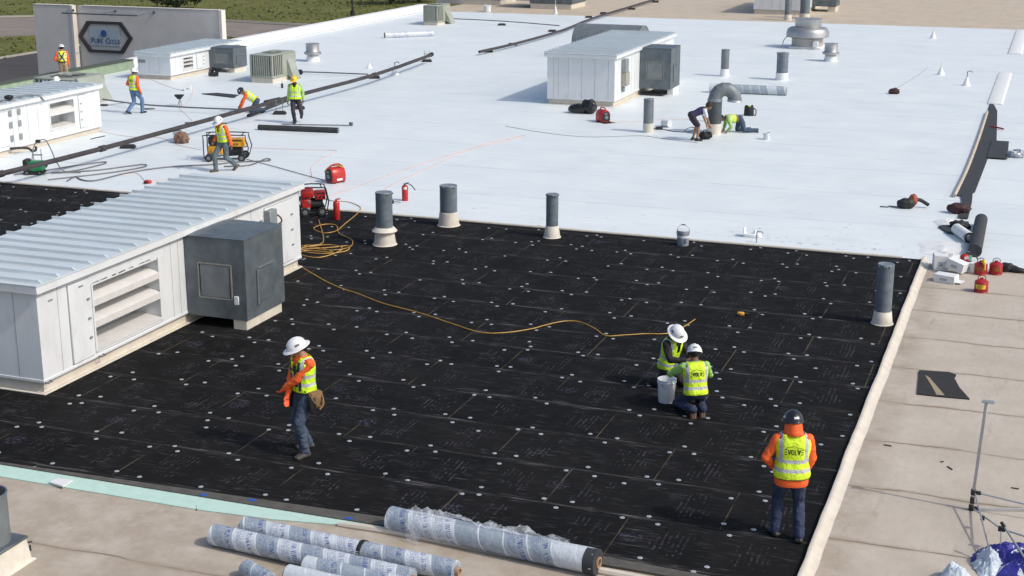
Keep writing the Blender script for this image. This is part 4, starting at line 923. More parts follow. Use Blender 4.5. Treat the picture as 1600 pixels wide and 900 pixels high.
# rod
mb = MB(); mb.tube(gline([(440, 194), (490, 195), (547, 196)], .05), .02, 6); q = G(548, 197); mb.box(q.x-.05, q.x+.08, q.y-.05, q.y+.05, 0, .14, .02)
tag(origin(mb.build('roller_pole', M_GREYCORD), (q.x, q.y, 0)), 'long thin pole lying behind the black roll', 'pole')
# ================================================================== dark flap, scrap pieces
def flat(name, pix, m, z0, th, label, cat, wav=.0):
    pts = [G(x, y) for x, y in pix]; mb = MB(); mb.prism([(p.x, p.y) for p in pts], z0, z0+th)
    c = sum(pts, Vector())/len(pts); return tag(origin(mb.build(name, m), (c.x, c.y, 0)), label, cat)
def zz(x, y): return (1340+x/2.727, 140+y/2.727)
flat('underlayment_strip', [zz(*q) for q in ((567, 52), (583, 72), (595, 95), (592, 222), (570, 262), (555, 296), (525, 375), (500, 440), (488, 447), (432, 458), (415, 455), (470, 330), (540, 140))], M_UNDER, .02, .02, 'long dark underlayment strip along the kerb at right', 'underlayment')
flat('underlayment_strip', [zz(*q) for q in ((440, 452), (490, 447), (486, 490), (470, 556), (428, 552), (446, 500))], M_UNDER, .03, .02, 'short dark underlayment piece behind the dark holdall', 'underlayment')
flat('underlayment_square', [zz(*q) for q in ((572, 224), (644, 228), (638, 302), (550, 296))], M_UNDER, .045, .02, 'dark square underlayment patch jutting from the long strip', 'underlayment')
mb = MB(); mb.tube(gline([zz(552, 95), zz(520, 195), zz(470, 330), zz(412, 452)], .06), .05, 8); tag(mb.build('wood_nailer', M_WOOD), 'pale batten along the left side of the dark strip', 'batten')
mb = MB(); mb.tube(gline([zz(565, 156), zz(590, 160), zz(622, 168)], .06), .03, 6); tag(mb.build('hand_roller', M_RED), 'small red handled tool lying across the dark strip', 'tool')
q = G(*zz(675, 290)); mb = MB(); mb.blob((q.x, q.y, .12), (.25, .16, .15), 3, .45, 3, flat=.008, seed=3); tag(origin(mb.build('plastic_wad', M_FOIL), q), 'crumpled shiny plastic wad beside the dark square patch', 'plastic')
mb = MB(); drape(mb, (G(1470, 395).x+.05, G(1470, 395).y+.3, .012), .6, .8, .10, 8, folds=1.6); tag(mb.build('membrane_flap', M_WBOOT), 'loose white membrane flap behind the white cartons', 'membrane')
mb = MB(); drape(mb, (G(1484, 350).x, G(1484, 350).y, .012), .4, .5, .12, 18, folds=1.8); tag(mb.build('membrane_flap', M_WBOOT), 'loose white membrane flap between the dark holdall and the curled roll', 'membrane')
mb = MB(); pp = [G(*p_) for p_ in ((1466, 356), (1490, 350), (1500, 358), (1496, 368), (1480, 366))]; mb.prism([(p_.x, p_.y) for p_ in pp], .02, .05); mb.blob((pp[2].x, pp[2].y, .1), (.25, .15, .12), 3, .4, 3, flat=.02)
tag(mb.build('underlayment_scrap', M_UNDER), 'curled dark underlayment scrap under the white roll', 'underlayment')
mb = MB(); mb.blob((G(1497, 335).x, G(1497, 335).y+.1, .14), (.30, .17, .15), 3, .25, 2.5, flat=.01, seed=2); o = origin(mb.build('tool_bag', mat('dark_red_holdall', (.045, .018, .022), .7, var=.4, vs=8)), (G(1497, 335).x, G(1497, 335).y, 0)); tag(o, 'dark red holdall lying on the membrane behind the curled roll', 'bag')
# cut black board scrap on the tan roof with a slit
flat('board_scrap', [(1436, 580), (1483, 583), (1494, 587), (1491, 592), (1499, 607), (1515, 625), (1470, 621), (1433, 617)], mat('black_scrap', (.022, .021, .02), .8, var=.3, vs=8), .003, .02, 'cut piece of black board on the tan roof with a pale slit', 'board scrap')
mb = MB(); pp = [G(*p_) for p_ in ((1445, 588), (1452, 592), (1470, 613), (1476, 620), (1463, 619), (1456, 606))]; mb.prism([(p_.x, p_.y) for p_ in pp], .025, .028); sc = [o for o in C.objects if o.name.startswith('board_scrap')][0]
OFF[sc.name] = sc.location.copy(); mb.build('torn_face', mat('tan_fibre', (.30, .25, .17), .8), sc, True)
# white sheet on the aqua strip
flat('paper_sheet', [(77, 758), (91, 752), (114, 755), (99, 765)], M_PAPER, .032, .02, 'small white sheet lying on the aqua strip', 'sheet')
# ================================================================== buckets
def bucket(px, py, r, h, label, m=M_WPLAST, lab=True, rot=0.0, fill=None, name='bucket', tilt=None):
    p = G(px, py); p.y += r*.8; t = thing(name, label, 'bucket', p, rot)
    mb = MB(); mb.lathe([(r*.84, 0), (r*.86, .005), (r*.97, h*.86), (r*1.04, h*.86), (r*1.04, h*.89), (r*.985, h*.90), (r*1.0, h*.98), (r*1.03, h*.98), (r*1.03, h), (r*.97, h), (r*.93, h*.55), (.01, h*.5)], seg=28, cap=False); mb.rings([[Vector((r*.84*math.cos(a), r*.84*math.sin(a), .001)) for a in (2*math.pi*i/28 for i in range(28))], [Vector((.01*math.cos(a), .01*math.sin(a), .002)) for a in (2*math.pi*i/28 for i in range(28))]])
    mb.build('pail', m, t)
    mb = MB(); mb.tube([(r*1.04*math.cos(a), -.6*r*math.sin(a)-.02, h*.88-r*.75*math.sin(a)) for a in (math.pi*i/8 for i in range(9))], .004, 5); mb.build('bail', M_GALV2, t)
    if lab:
        mb = MB()
        for k in range(4):
            a0, a1 = -1.2, -1.2+.5*(1 if k != 2 else .7); z0 = h*(.2+.075*k)
            mb.rings([[Vector((r*.945*math.cos(a), r*.945*math.sin(a), z)) for z in (z0, z0+.018)] for a in np.linspace(a0, a1, 6)], closed=False)
        mb.build('printed_label', mat('label_ink', (.05, .06, .12), .6), t)
    return t
bucket(1038, 631, .155, .40, 'white plastic bucket beside the two kneeling workers on the black boards', rot=R(60))
t = bucket(1065, 385, .155, .37, 'grey paint splashed bucket with a raised handle on the white edge', mat('grey_pail', (.28, .32, .38), .5, var=.3, vs=9, dirt=.6, dcol=(.6, .62, .63), ds=8))
mb = MB(); mb.lathe([(.15, .2), (.14, .375), (.02, .38)], seg=20); mb.build('paint', M_WPLAST, t)
mb = MB(); mb.tube([(.155*math.cos(a), 0, .33+.17*math.sin(a)) for a in (math.pi*i/10 for i in range(11))], .004, 5); mb.box(-.05, .05, -.015, .015, .49, .515, .006); mb.build('bail', M_GREYCORD, t)
bucket(1197, 219, .12, .24, 'small white pail right of the kneeling worker in jeans', lab=False)
bucket(760, 19, .26, .45, 'far white pail on the tan roof edge', lab=False)
bucket(275, 222, .15, .36, 'white bucket behind the brown canvas bag', lab=False)
t = thing('bucket', 'white bucket tipped on its side by the thin bare vent pipe', 'bucket', G(1037, 198), R(-30))
mb = MB(); Mt = Matrix.Translation((0, 0, .15)) @ Matrix.Rotation(R(90), 4, 'Y'); mb.lathe([(.01, .30), (.13, .30), (.15, 0), (.155, 0), (.145, .0), (.12, .28), (.01, .28)], (0, 0, 0), 24, Mt, cap=False); mb.build('pail', M_WPLAST, t)
mb = MB(); mb.lathe([(.012, .27), (.118, .27)], (0, 0, 0), 20, Mt); mb.build('residue', M_GREYCORD, t)
# ================================================================== bags and odd things on the white roof
def lump(px, py, r, label, cat, m, name, seed, amp=.3, freq=2.5):
    p = G(px, py); mb = MB(); mb.blob((p.x, p.y, r[2]*.75), r, 4, amp, freq, flat=.013, seed=seed); return tag(origin(mb.build(name, m, ang=70), p), label, cat)
p = G(912, 178); mb = MB(); mb.blob((p.x-.22, p.y+.1, .17), (.40, .28, .20), 4, .16, 1.5, flat=.012, seed=1); mb.blob((p.x+.2, p.y+.1, .26), (.28, .25, .28), 4, .18, 1.5, flat=.012, seed=7); mb.blob((p.x+.05, p.y+.08, .42), (.14, .12, .12), 3, .2, 2)
tag(origin(mb.build('trash_bag', M_BAG, ang=70), p), 'shiny black trash bag slumped against the middle rooftop unit', 'bag')
lump(284, 224, (.26, .2, .22), 'brown canvas tool bag left of the yellow generator', 'bag', M_TANBAG, 'tool_bag', 4)
lump(1397, 147, (.22, .16, .14), 'small dark tool bag alone on the open white roof', 'bag', mat('maroon_bag', (.05, .022, .02), .8, var=.4, vs=9), 'tool_bag', 6)
t = thing('tool_bag', 'black open tool bag behind the kneeling worker in jeans', 'bag', G(1170, 181))
mb = MB(); mb.lathe([(.17, .0), (.19, .05), (.18, .28), (.15, .33), (.13, .30), (.01, .2)], seg=18, sy=.8); mb.blob((-.1, 0, .34), (.08, .09, .06), 2, .3); mb.blob((.1, .0, .33), (.07, .08, .07), 2, .3, seed=3); mb.build('body', mat('black_canvas', (.02, .02, .024), .8, var=.3, vs=10), t)
mb = MB(); mb.blob((.02, -.02, .34), (.06, .05, .06), 2, .3); mb.build('lime_rag', mat('lime_cloth', (.45, .6, .1), .7), t)
mb = MB(); mb.tube([(.17, 0, .3), (.26, 0, .22), (.25, 0, .05), (.18, 0, .02)], .02, 6); mb.build('strap', M_DARK, t)
t = thing('tool_bag', 'black tool bag at the feet of the bending worker', 'bag', G(1101, 218))
mb = MB(); mb.blob((0, 0, .12), (.20, .14, .14), 3, .3, 2.5, flat=0); mb.blob((.15, .05, .16), (.10, .1, .12), 2, .3, 3); mb.build('body', mat('black_canvas', (.02, .02, .024), .8), t)
mb = MB(); mb.tube([(-.12, 0, .2), (0, .02, .33), (.12, 0, .22)], .015, 6); mb.build('handle', M_DARK, t)
t = thing('hot_air_welder', 'black hand tool with silver nozzle and cord coil near the tipped bucket', 'tool', G(1030, 203), R(20))
mb = MB(); mb.cyl((-.12, 0, .06), (.12, 0, .06), .055, .06); mb.build('barrel', M_DARK, t); mb = MB(); mb.cyl((-.3, 0, .05), (-.12, 0, .06), .02, .025); mb.build('nozzle', M_GALV2, t)
mb = MB(); mb.tube(gline([(1036, 202), (1060, 206), (1080, 205), (1086, 200), (1078, 199), (1070, 205), (1085, 208), (1092, 203)], .025), .014, 6); tag(mb.build('power_cord', M_GREYCORD), 'dark coiled cord at the feet of the bending worker', 'cord')
# white box and bent pipe at the edge of the boards
t = thing('roof_drain', 'white flashed roof drain box with an upright fin at the board edge', 'roof drain', G(1176, 371)); mb = MB(); mb.box(-.2, .2, -.12, .15, 0, .10, .04, seg=2); mb.box(-.22, -.19, -.1, .14, .0, .24, .008); mb.cyl((.05, 0, .1), (.05, 0, .2), .04, .03); mb.build('flashing', M_WBOOT, t)
mb = MB(); mb.tube([(0, 0, .01), (0, 0, .26), (.03, 0, .29), (.11, 0, .28), (.15, 0, .24)], .014, 8); o = mb.build('bent_pipe', M_GREYBOX); o.location = G(1182, 380); o.rotation_euler.z = R(20); tag(o, 'small bent grey pipe standing at the edge of the white sheet', 'pipe')
# small yellow tool on the boards
t = thing('cordless_tool', 'small yellow and black cordless tool lying on the black boards', 'tool', G(1159, 493), R(10)); mb = MB(); mb.box(-.09, .05, -.04, .04, 0, .07, .015); mb.build('body', M_YEL, t); mb = MB(); mb.cyl((.05, 0, .045), (.14, 0, .045), .025, .018); mb.box(-.07, -.02, -.1, -.041, 0, .05, .01); mb.build('chuck', M_DARK, t)
# ================================================================== fuel cans, extinguishers, cartons
def can(px, py, label, cap, lab, rot=0):
    p = G(px, py); p.y += .12; t = thing('fuel_can', label, 'fuel can', p, R(rot))
    mb = MB(); mb.lathe([(.135, 0), (.142, .01), (.142, .21), (.135, .235), (.07, .27), (.04, .275), (.04, .30), (.015, .31)], seg=28); mb.build('body', M_CANRED, t)
    mb = MB(); mb.lathe([(.143, .015), (.147, .02), (.143, .026)], seg=28, cap=False); mb.lathe([(.143, .198), (.147, .205), (.143, .212)], seg=28, cap=False); mb.build('hoop', M_CANRED, t)
    mb = MB(); mb.tube([(-.08, 0, .25), (-.07, 0, .33), (0, 0, .36), (.07, 0, .33), (.08, 0, .25)], .01, 6); mb.build('handle', M_GALV2 if cap != 'red' else M_CANRED, t)
    if lab is not None:
        mb = MB(); mb.rings([[Vector((.1445*math.cos(a), .1445*math.sin(a), z)) for z in (.09, .18)] for a in np.linspace(-2.5, -.95, 10)], closed=False); l = mb.build('label', lab, t)
        if lab is M_LABELY:
            mb = MB()
            for k in range(3): mb.rings([[Vector((.1462*math.cos(a), .1462*math.sin(a), z)) for z in (.105+.025*k, .117+.025*k)] for a in np.linspace(-2.3+.1*k, -1.5+.12*k, 7)], closed=False)
            mb.build('label_print', mat('faded_print', (.25, .12, .03), .6), l)
    if cap == 'yellow':
        mb = MB(); mb.tube([(.03, -.05, .28), (.05, -.08, .33), (.08, -.13, .27), (.10, -.16, .14)], [.03]*5+[.035]*4+[.015]*5, 10); mb.build('spout', mat('yellow_spout', (.72, .52, .02), .45), t)
    return t
dull = mat('faded_label', (.30, .07, .02), .6, var=.3, vs=15)
can(1532, 458, 'red round fuel can with a yellow label, nearest on the tan roof', 'red', M_LABELY, 5)
can(1531, 430, 'red round fuel can with a yellow spout', 'yellow', dull)
can(1555, 430, 'red round fuel can with a steel handle beside the black cloth', 'steel', dull, 20)
def extinguisher(px, py, r, h, label, hose, tilt=0.0, tagcol=False):
    p = G(px, py); p.y += r; t = thing('fire_extinguisher', label, 'fire extinguisher', p, R(20)); t.rotation_euler.x = tilt
    mb = MB(); mb.lathe([(r*.96, 0), (r, .01), (r, h*.78), (r*.85, h*.84), (r*.45, h*.885), (r*.35, h*.9), (r*.35, h*.92)], seg=24); mb.build('cylinder', M_RED, t)
    mb = MB(); mb.cyl((0, 0, h*.92), (0, 0, h*.97), r*.4, r*.35, 12); mb.tube([(0, 0, h*.96), (.05, 0, h*1.0), (.11, 0, h*1.02)], .01, 6); mb.tube([(0, 0, h*.95), (.06, 0, h*.955), (.10, 0, h*.95)], .009, 6); mb.build('valve', M_GALV2 if hose else M_RED, t)
    if hose:
        mb = MB(); mb.tube([(0, -.02, h*.95), (.06, -.05, h*1.0), (.16, -.06, h*.92), (.24, -.06, h*.76), (.28, -.06, h*.62)], .013, 8); mb.build('hose', M_DARK, t)
        mb = MB(); mb.rings([[Vector((r*1.01*math.cos(a), r*1.01*math.sin(a), z)) for z in (h*.66, h*.8)] for a in np.linspace(-1.9, -.9, 6)], closed=False); mb.build('label', M_WPLAST, t)
    if tagcol:
        mb = MB(); mb.box(.06, .12, -.13, -.12, h*.6, h*.9); mb.build('inspection_tag', mat('green_tag', (.12, .45, .28), .6), t)
    return t
extinguisher(524, 344, .085, .55, 'red fire extinguisher cylinder on the boards beside the red generator', False)
extinguisher(631, 315, .085, .50, 'red fire extinguisher with hanging black hose on the white sheet', True)
extinguisher(1505, 424, .10, .42, 'red fire extinguisher with a green tag among the white cartons', True, 0, True)
def carton(px, py, w_, d_, h_, rot, label, tilt=0.0, z=0.0):
    t = thing('carton', label, 'carton', G(px, py, z), R(rot)); t.rotation_euler.y = tilt
    mb = MB(); mb.box(-w_/2, w_/2, -d_/2, d_/2, 0, h_, .006); mb.build('box', M_PAPER, t)
    mb = MB(); mb.box(-w_*.2, w_*.15, -d_/2-.002, -d_/2+.001, h_*.3, h_*.6); mb.build('print', mat('pale_print', (.35, .38, .42), .7), t); return t
carton(1468, 420, .30, .36, .34, 10, 'tall white carton standing at the corner of the black boards')
c = carton(1493, 421, .40, .28, .22, -20, 'white carton leaning on the tall carton', .25, .08)
c = carton(1478, 440, .46, .30, .17, -15, 'flat white carton nearest the kerb')
mb = MB(); mb.box(.2, .36, -.12, .14, .03, .045); mb.build('flap', M_PAPER, c)
c = carton(1516, 424, .42, .26, .22, -28, 'white carton with dark red base next to the green tagged extinguisher', 0, .0)
mb = MB(); mb.box(-.19, .21, -.128, .1, -.02+.02, .03); mb.build('base_band', M_RED, c)
mb = MB(); mb.box(-.12, .0, -.05, .03, .221, .228); mb.build('hand_hole', M_DARK, c)
carton(1478, 403, .26, .2, .14, 15, 'small white carton behind the tall carton', 0, .2)
t = thing('cloth_heap', 'crumpled black cloth beside the red fuel cans', 'cloth', G(1580, 424)); mb = MB(); mb.blob((-.1, 0, .06), (.22, .12, .12), 3, .4, 3, flat=.003, seed=5); mb.blob((.15, -.05, .04), (.18, .08, .07), 3, .4, 3, flat=.003, seed=9); mb.build('cloth', M_DARK, t, ang=70)
# ================================================================== machines
def wheel(t, x, y, r, wd, ax='x', name='wheel'):
    mb = MB(); d_ = Vector((1, 0, 0)) if ax == 'x' else Vector((0, 1, 0)); c = Vector((x, y, r)); u, v = frame(d_)
    rr = [[c+d_*q+(u*math.cos(k)+v*math.sin(k))*w_ for k in (2*math.pi*j/20 for j in range(20))] for w_, q in ((r*.55, -wd/2), (r*.93, -wd/2), (r, -wd*.3), (r, wd*.3), (r*.93, wd/2), (r*.55, wd/2))]
    mb.rings(rr); o = mb.build(name, M_DARK, t)
    mb = MB(); mb.cyl(c-d_*(wd/2+.004), c+d_*(wd/2+.004), r*.5, seg=14); mb.build('rim', M_GALV2, o); return o
def frame_generator(label, loc, rot, L, W, H, paint, name='generator'):
    """open frame portable generator: length along local x"""
    t = thing(name, label, 'generator', loc, rot)
    mb = MB()
    for y in (-W/2, W/2):
        z0 = .12; mb.tube([(-L/2, y, z0), (-L/2, y, H-.1), (-L/2+.1, y, H), (L/2-.1, y, H), (L/2, y, H-.1), (L/2, y, z0), (-L/2, y, z0)], .018, 8, sub=2)
    for x in (-L/2+.12, L/2-.12): mb.tube([(x, -W/2, H), (x, W/2, H)], .016, 8, smooth=False); mb.tube([(x, -W/2, .13), (x, W/2, .13)], .016, 8, smooth=False)
    mb.build('tube_frame', M_DARK, t)
    mb = MB(); mb.box(-L*.40, L*.06, -W*.42, W*.42, H*.62, H*.93, .05, seg=2); mb.lathe([(.05, H*.93), (.05, H*.97)], (-L*.15, 0, 0), 12); mb.build('fuel_tank', M_DARK if paint is M_YEL else M_RED, t)
    mb = MB(); mb.box(L*.08, L*.47, -W*.40, W*.1, H*.55, H*.86, .02); mb.build('control_panel', paint, t)
    mb = MB()
    for k in range(3): mb.cyl((L*.16+.09*k, -W*.40, H*.66), (L*.16+.09*k, -W*.40-.02, H*.66), .025, seg=10)
    mb.box(L*.14, L*.40, -W*.403-.004, -W*.40, H*.76, H*.81); mb.build('sockets', M_DARK, t)
    mb = MB(); mb.cyl((-L*.05, 0, H*.38), (L*.38, 0, H*.38), W*.30, W*.28, 20); mb.build('alternator', M_DARK, t)
    mb = MB(); mb.box(-L*.42, -L*.06, -W*.36, W*.36, H*.24, H*.58, .03); mb.cyl((-L*.24, -W*.36, H*.4), (-L*.24, -W*.44, H*.4), .11, .1, 16); mb.build('engine', paint if paint is M_YEL else M_RED, t)
    mb = MB(); mb.box(-L*.44, -L*.1, -W*.46, -W*.37, H*.17, H*.30, .02); mb.cyl((-L*.36, W*.36, H*.5), (-L*.36, W*.46, H*.5), .08); mb.box(-L*.2, -L*.08, -W*.45, -W*.37, H*.42, H*.56, .02); mb.build('engine_fittings', M_GALV2, t)
    for y in (-W/2-.05, W/2+.05): wheel(t, L/2-.13, y, .12, .06, 'y'); 
    for y in (-W/2-.05, W/2+.05): wheel(t, -L/2+.15, y, .12, .06, 'y')
    return t
p = G(347, 253); p.y += .3
g = frame_generator('large yellow and black wheeled generator behind the walking worker', (p.x, p.y, .012), YAW, 1.30, .60, .82, M_YEL)
mb = MB(); mb.tube([(.5, -.1, .55), (.62, -.12, .6), (.68, -.1, .5), (.6, -.1, .42), (.52, -.1, .46)], .015, 6); mb.build('tow_handle', M_DARK, g)
p = G(484, 338); p.y += .25; p.x -= .05
g = frame_generator('red open frame generator half hidden by the big unit', (p.x, p.y, .006), YAW+R(12), .72, .5, .74, M_RED)
def suitcase(label, px, py, rot, s=1.0):
    p = G(px, py); p.y += .15; t = thing('inverter_generator', label, 'generator', (p.x, p.y, .012), rot)
    prof = [(-.16, .0), (.16, 0), (.19, .06), (.19, .26), (.14, .37), (.06, .42), (-.06, .42), (-.14, .37), (-.19, .26), (-.19, .06)]
    mb = MB(); mb.rings([[Vector((x*k*s, y*s, (.03+z*(.97 if k < 1 else 1))*s)) for x, z in prof] for y, k in ((-.24, .86), (-.20, 1), (.20, 1), (.24, .86))]); mb.build('shell', M_RED, t)
    mb = MB(); mb.rings([[Vector((x*.80*s, y*s, (.07+z*.78)*s)) for x, z in prof] for y in (-.262, -.238)]); mb.build('end_panel', M_DARK, t)
    mb = MB(); mb.cyl((0, -.262*s, .2*s), (0, -.275*s, .2*s), .07*s, seg=14); mb.box(-.08*s, .04*s, -.272*s, -.262*s, .30*s, .36*s); mb.build('exhaust_cover', M_GALV2, t)
    mb = MB(); mb.tube([(0, -.18*s, .44*s), (0, -.14*s, .52*s), (0, .14*s, .52*s), (0, .18*s, .44*s)], .022*s, 8); mb.build('handle', M_RED, t)
    mb = MB()
    for y in (-.16, .16): mb.box(-.17*s, .17*s, (y-.04)*s, (y+.04)*s, 0, .03*s, .008)
    mb.build('feet', M_DARK, t)
    mb = MB(); mb.box(.188*s, .193*s, -.1*s, .1*s, .08*s, .14*s); mb.build('white_decal', M_WPLAST, t); return t
t = suitcase('small red inverter generator with orange cord on top, near the big unit', 521, 287, img(0)+R(-45))
mb = MB(); mb.tube([(-.17, -.2, .36), (-.1, -.1, .47), (.05, .05, .50), (.12, .15, .44), (.05, .2, .48), (-.1, .05, .50), (-.16, -.15, .42), (-.2, -.24, .3)], .018, 6); mb.build('orange_cord', M_ORCORD, t)
t = suitcase('small red inverter generator on a black mat beside the trash bag', 940, 192, img(180)+R(205))
mb = MB(); mb.box(-.18, .3, -.42, .25, -.008, .004); mb.build('mat', M_DARK, t)
# green welding robot with its cable stand
p = G(52, 274); t = thing('robot_welder', 'green automatic seam welder with black head at the left edge', 'welder', (p.x, p.y+.15, .012), YAW)
mb = MB(); mb.box(-.18, .24, -.16, .16, .10, .40, .04, seg=2); mb.build('housing', M_GREEN, t)
mb = MB(); mb.box(-.34, -.17, -.17, .17, .05, .45, .03); mb.box(-.3, .26, -.17, .17, .04, .10, .01); mb.tube([(.2, 0, .38), (.34, 0, .30), (.3, 0, .2)], .02, 6); mb.build('weld_head', M_DARK, t)
for x in (-.22, .16): wheel(t, x, -.19, .07, .04, 'y'); wheel(t, x, .19, .07, .04, 'y')
mb = MB(); mb.tube([(-.1, 0, .4), (-.03, .0, .75), (.06, 0, .95), (.12, 0, 1.0)], .016, 6); mb.build('guide_rod', M_GREYBOX, t)
mb = MB(); mb.box(.06, .2, -.05, .05, .94, 1.03, .02); mb.build('handle_grip', M_DARK, t)
mb = MB(); mb.tube([(.16, 0, 1.0), (.34, .02, 1.02), (.48, .02, .75), (.62, .02, .35), (.85, .0, .08), (1.3, .05, .03)], .016, 6); mb.build('hose', M_GREYCORD, t)
# orange backpack blower / saw lying on the white roof
t = thing('leaf_blower', 'black and orange blower lying on the white roof by the right kerb', 'blower', (G(1420, 326).x, G(1420, 326).y, .01), YAW-R(10))
mb = MB(); mb.blob((-.08, 0, .12), (.24, .17, .15), 3, .25, 2.6, flat=0, seed=2); mb.build('harness_pack', M_DARK, t)
mb = MB(); mb.blob((.10, .08, .20), (.12, .11, .17), 3, .2, 2.5, flat=0, seed=5); mb.build('engine_cover', mat('burnt_orange', (.30, .075, .03), .5, var=.3, vs=10), t)
mb = MB(); mb.tube([(.15, .1, .22), (.3, .14, .20), (.45, .12, .12), (.52, .1, .08)], [.05]*14, 10); mb.build('blower_tube', M_UNDER, t)
mb = MB(); mb.tube([(-.2, -.05, .05), (-.35, -.02, .03), (-.5, .05, .03), (-.55, -.02, .02), (-.75, .0, .02)], .016, 6); mb.build('strap', M_DARK, t)
# pieces round the kneeling worker in the black hat
def slab(label, pts, m, z, th):
    P = [G(x, y, z) for x, y in pts]; mb = MB(); mb.prism([(p.x, p.y) for p in P], z, z+th); c = sum(P, Vector())/len(P); return tag(origin(mb.build('insulation_sleeve', m), (c.x, c.y, 0)), label, 'pipe insulation')
slab('flat black insulation piece lying left of the kneeling worker', [(315, 147), (340, 146), (372, 149), (366, 153), (340, 150)], M_UNDER, .02, .03)
mb = MB(); a, b = G(415, 161, .15), G(437, 156, .15); mb.cyl(a, b, .11, seg=14); tag(mb.build('insulation_sleeve', M_UNDER), 'short thick black sleeve on the pipe behind the kneeling worker', 'pipe insulation')
mb = MB(); mb.tube(gline([(388, 181), (410, 172), (440, 160), (452, 155)], .06), .07, 10); tag(mb.build('insulation_sleeve', M_UNDER), 'long black sleeve lying beside the dark pipe near the kneeling worker', 'pipe insulation')
for x, y, lab in ((300, 193, 'small rusty pad below the long pipe'), (343, 194, 'flat dark disc near the long pipe behind the generator'), (232, 171, 'flat dark scrap right of the walking worker in jeans')):
    p = G(x, y); mb = MB(); mb.lathe([(.26, .0), (.26, .03), (.2, .035)], (0, 0, 0), 16, sy=.5); o = mb.build('roof_pad', mat('pad_grey', (.16, .15, .15), .8)); o.location = (p.x, p.y, .012); o.rotation_euler.z = YAW; tag(o, lab, 'pad')
p = G(281, 166); t = thing('rubble_bucket', 'upturned black floodlight head on a thin stand near the small unit', 'work light', (p.x, p.y, 0), YAW); t.name = 'work_light'
mb = MB(); mb.cyl((0, 0, 0), (0, 0, .28), .012, seg=6); mb.cyl((.08, 0, 0), (.03, 0, .28), .012, seg=6); mb.cyl((-.08, 0, 0), (0, 0, .28), .012, seg=6); mb.build('stand', M_GALV2, t); mb = MB(); mb.rings([[Vector((x*k, y*k, z)) for x, y in ((-1, -.6), (1, -.6), (1, .6), (-1, .6))] for k, z in ((.06, .28), (.17, .42), (.17, .45))]); mb.build('lamp_head', M_DARK, t)
carton(294, 142, .30, .22, .22, 25, 'small white box on the roof behind the work light')
t = thing('broom', 'small dark broom lying behind the left edge unit', 'broom', G(165, 166), YAW); mb = MB(); mb.box(-.2, .1, -.06, .06, .02, .08, .02); mb.build('head', M_DARK, t); mb = MB(); mb.tube([(.1, 0, .05), (.5, .1, .09), (.8, .2, .12)], .015, 6); mb.build('handle', M_GREYBOX, t)
t = thing('cable_spool', 'red and black plug box joining thin cords near the roof ribs', 'plug box', G(231, 287)); t.name = 'plug_box'; mb = MB(); mb.box(-.1, .1, -.07, .07, 0, .1, .02); mb.build('box', M_RED, t); mb = MB(); mb.cyl((-.06, -.08, .04), (.02, -.14, .03), .03); mb.build('plug', M_DARK, t)
t = thing('tape_reel', 'small black reel with a thin cord beside the collared vent pipe', 'reel', G(612, 319)); mb = MB(); mb.cyl((0, -.03, .06), (0, .04, .06), .06, seg=16); mb.build('reel', M_DARK, t); mb = MB(); mb.tube([(.05, 0, .06), (.14, .03, .07), (.24, .06, .05)], .012, 6); mb.build('cord', M_GREYCORD, t)
p = G(14, 157, 1.68); mb = MB(); mb.blob((p.x, p.y, 1.78), (.16, .12, .08), 3, .3, 3, seed=3); tag(origin(mb.build('cloth_bundle', M_DARK), p), 'dark bundle on the roof of the left edge unit', 'bundle')
p = G(332, 120); mb = MB(); mb.blob((p.x, p.y+.1, .16), (.24, .16, .24), 3, .25, 2.4, flat=.01, seed=12); tag(origin(mb.build('trash_bag', M_BAG), p), 'black bag under the grey hood of the small far unit', 'bag')
p = G(469, 117); mb = MB(); mb.blob((p.x, p.y, .12), (.14, .1, .13), 3, .25, 2.4, flat=.01, seed=15); tag(origin(mb.build('tool_bag', mat('navy_bag', (.02, .02, .06), .8)), p), 'small navy bag beside the grey green condenser', 'bag')
p = G(441, 138); t = thing('caulk_gun', 'small dark canister upright below the grey green condenser', 'canister', p); t.name = 'canister'; mb = MB(); mb.cyl((0, 0, 0), (0, 0, .2), .05, .045, 12); mb.build('can', M_DARK, t); mb = MB(); mb.cyl((0, 0, .2), (0, 0, .36), .012, .01, 8); mb.build('nozzle', M_GREYBOX, t)
# ================================================================== cords
def cord(name, pix, r, m, label, z=.02, wig=0.0, seed=0):
    pts = [G(x, y) for x, y in pix]; random.seed(seed)
    P = [Vector((p.x+random.uniform(-wig, wig), p.y+random.uniform(-wig, wig), z+r)) for p in pts]
    mb = MB(); mb.tube(P, r, 6, sub=4); return tag(origin(mb.build(name, m), (P[0].x, P[0].y, 0)), label, 'cord')
cord('extension_cord', [(455, 409), (500, 435), (530, 450), (560, 460), (598, 475), (655, 490), (700, 505), (750, 520), (790, 521), (830, 515), (850, 510), (880, 503), (907, 504), (930, 515), (945, 526), (975, 525), (1010, 523), (1040, 522), (1062, 515), (1085, 500)], .010, M_ORCORD, 'orange extension cord snaking across the black boards to the kneeling workers', .006, .02)
cord('extension_cord', [(498, 345), (505, 380), (475, 385), (510, 392), (545, 388), (550, 376), (530, 366), (525, 353), (505, 352), (490, 358), (505, 365), (525, 362), (540, 350), (558, 335), (563, 325), (545, 317), (520, 315), (500, 310)], .012, M_YCORD, 'yellow cord looping from the red generator over the boards', .008)
cord('extension_cord', [(466, 392), (490, 390), (520, 388), (545, 386), (540, 394), (505, 398), (470, 394), (476, 388), (515, 384), (535, 391), (500, 404), (468, 399), (480, 393), (520, 396), (500, 389), (470, 386)], .014, M_YCORD, 'heaped yellow cord coil beside the corner of the big unit', .012)
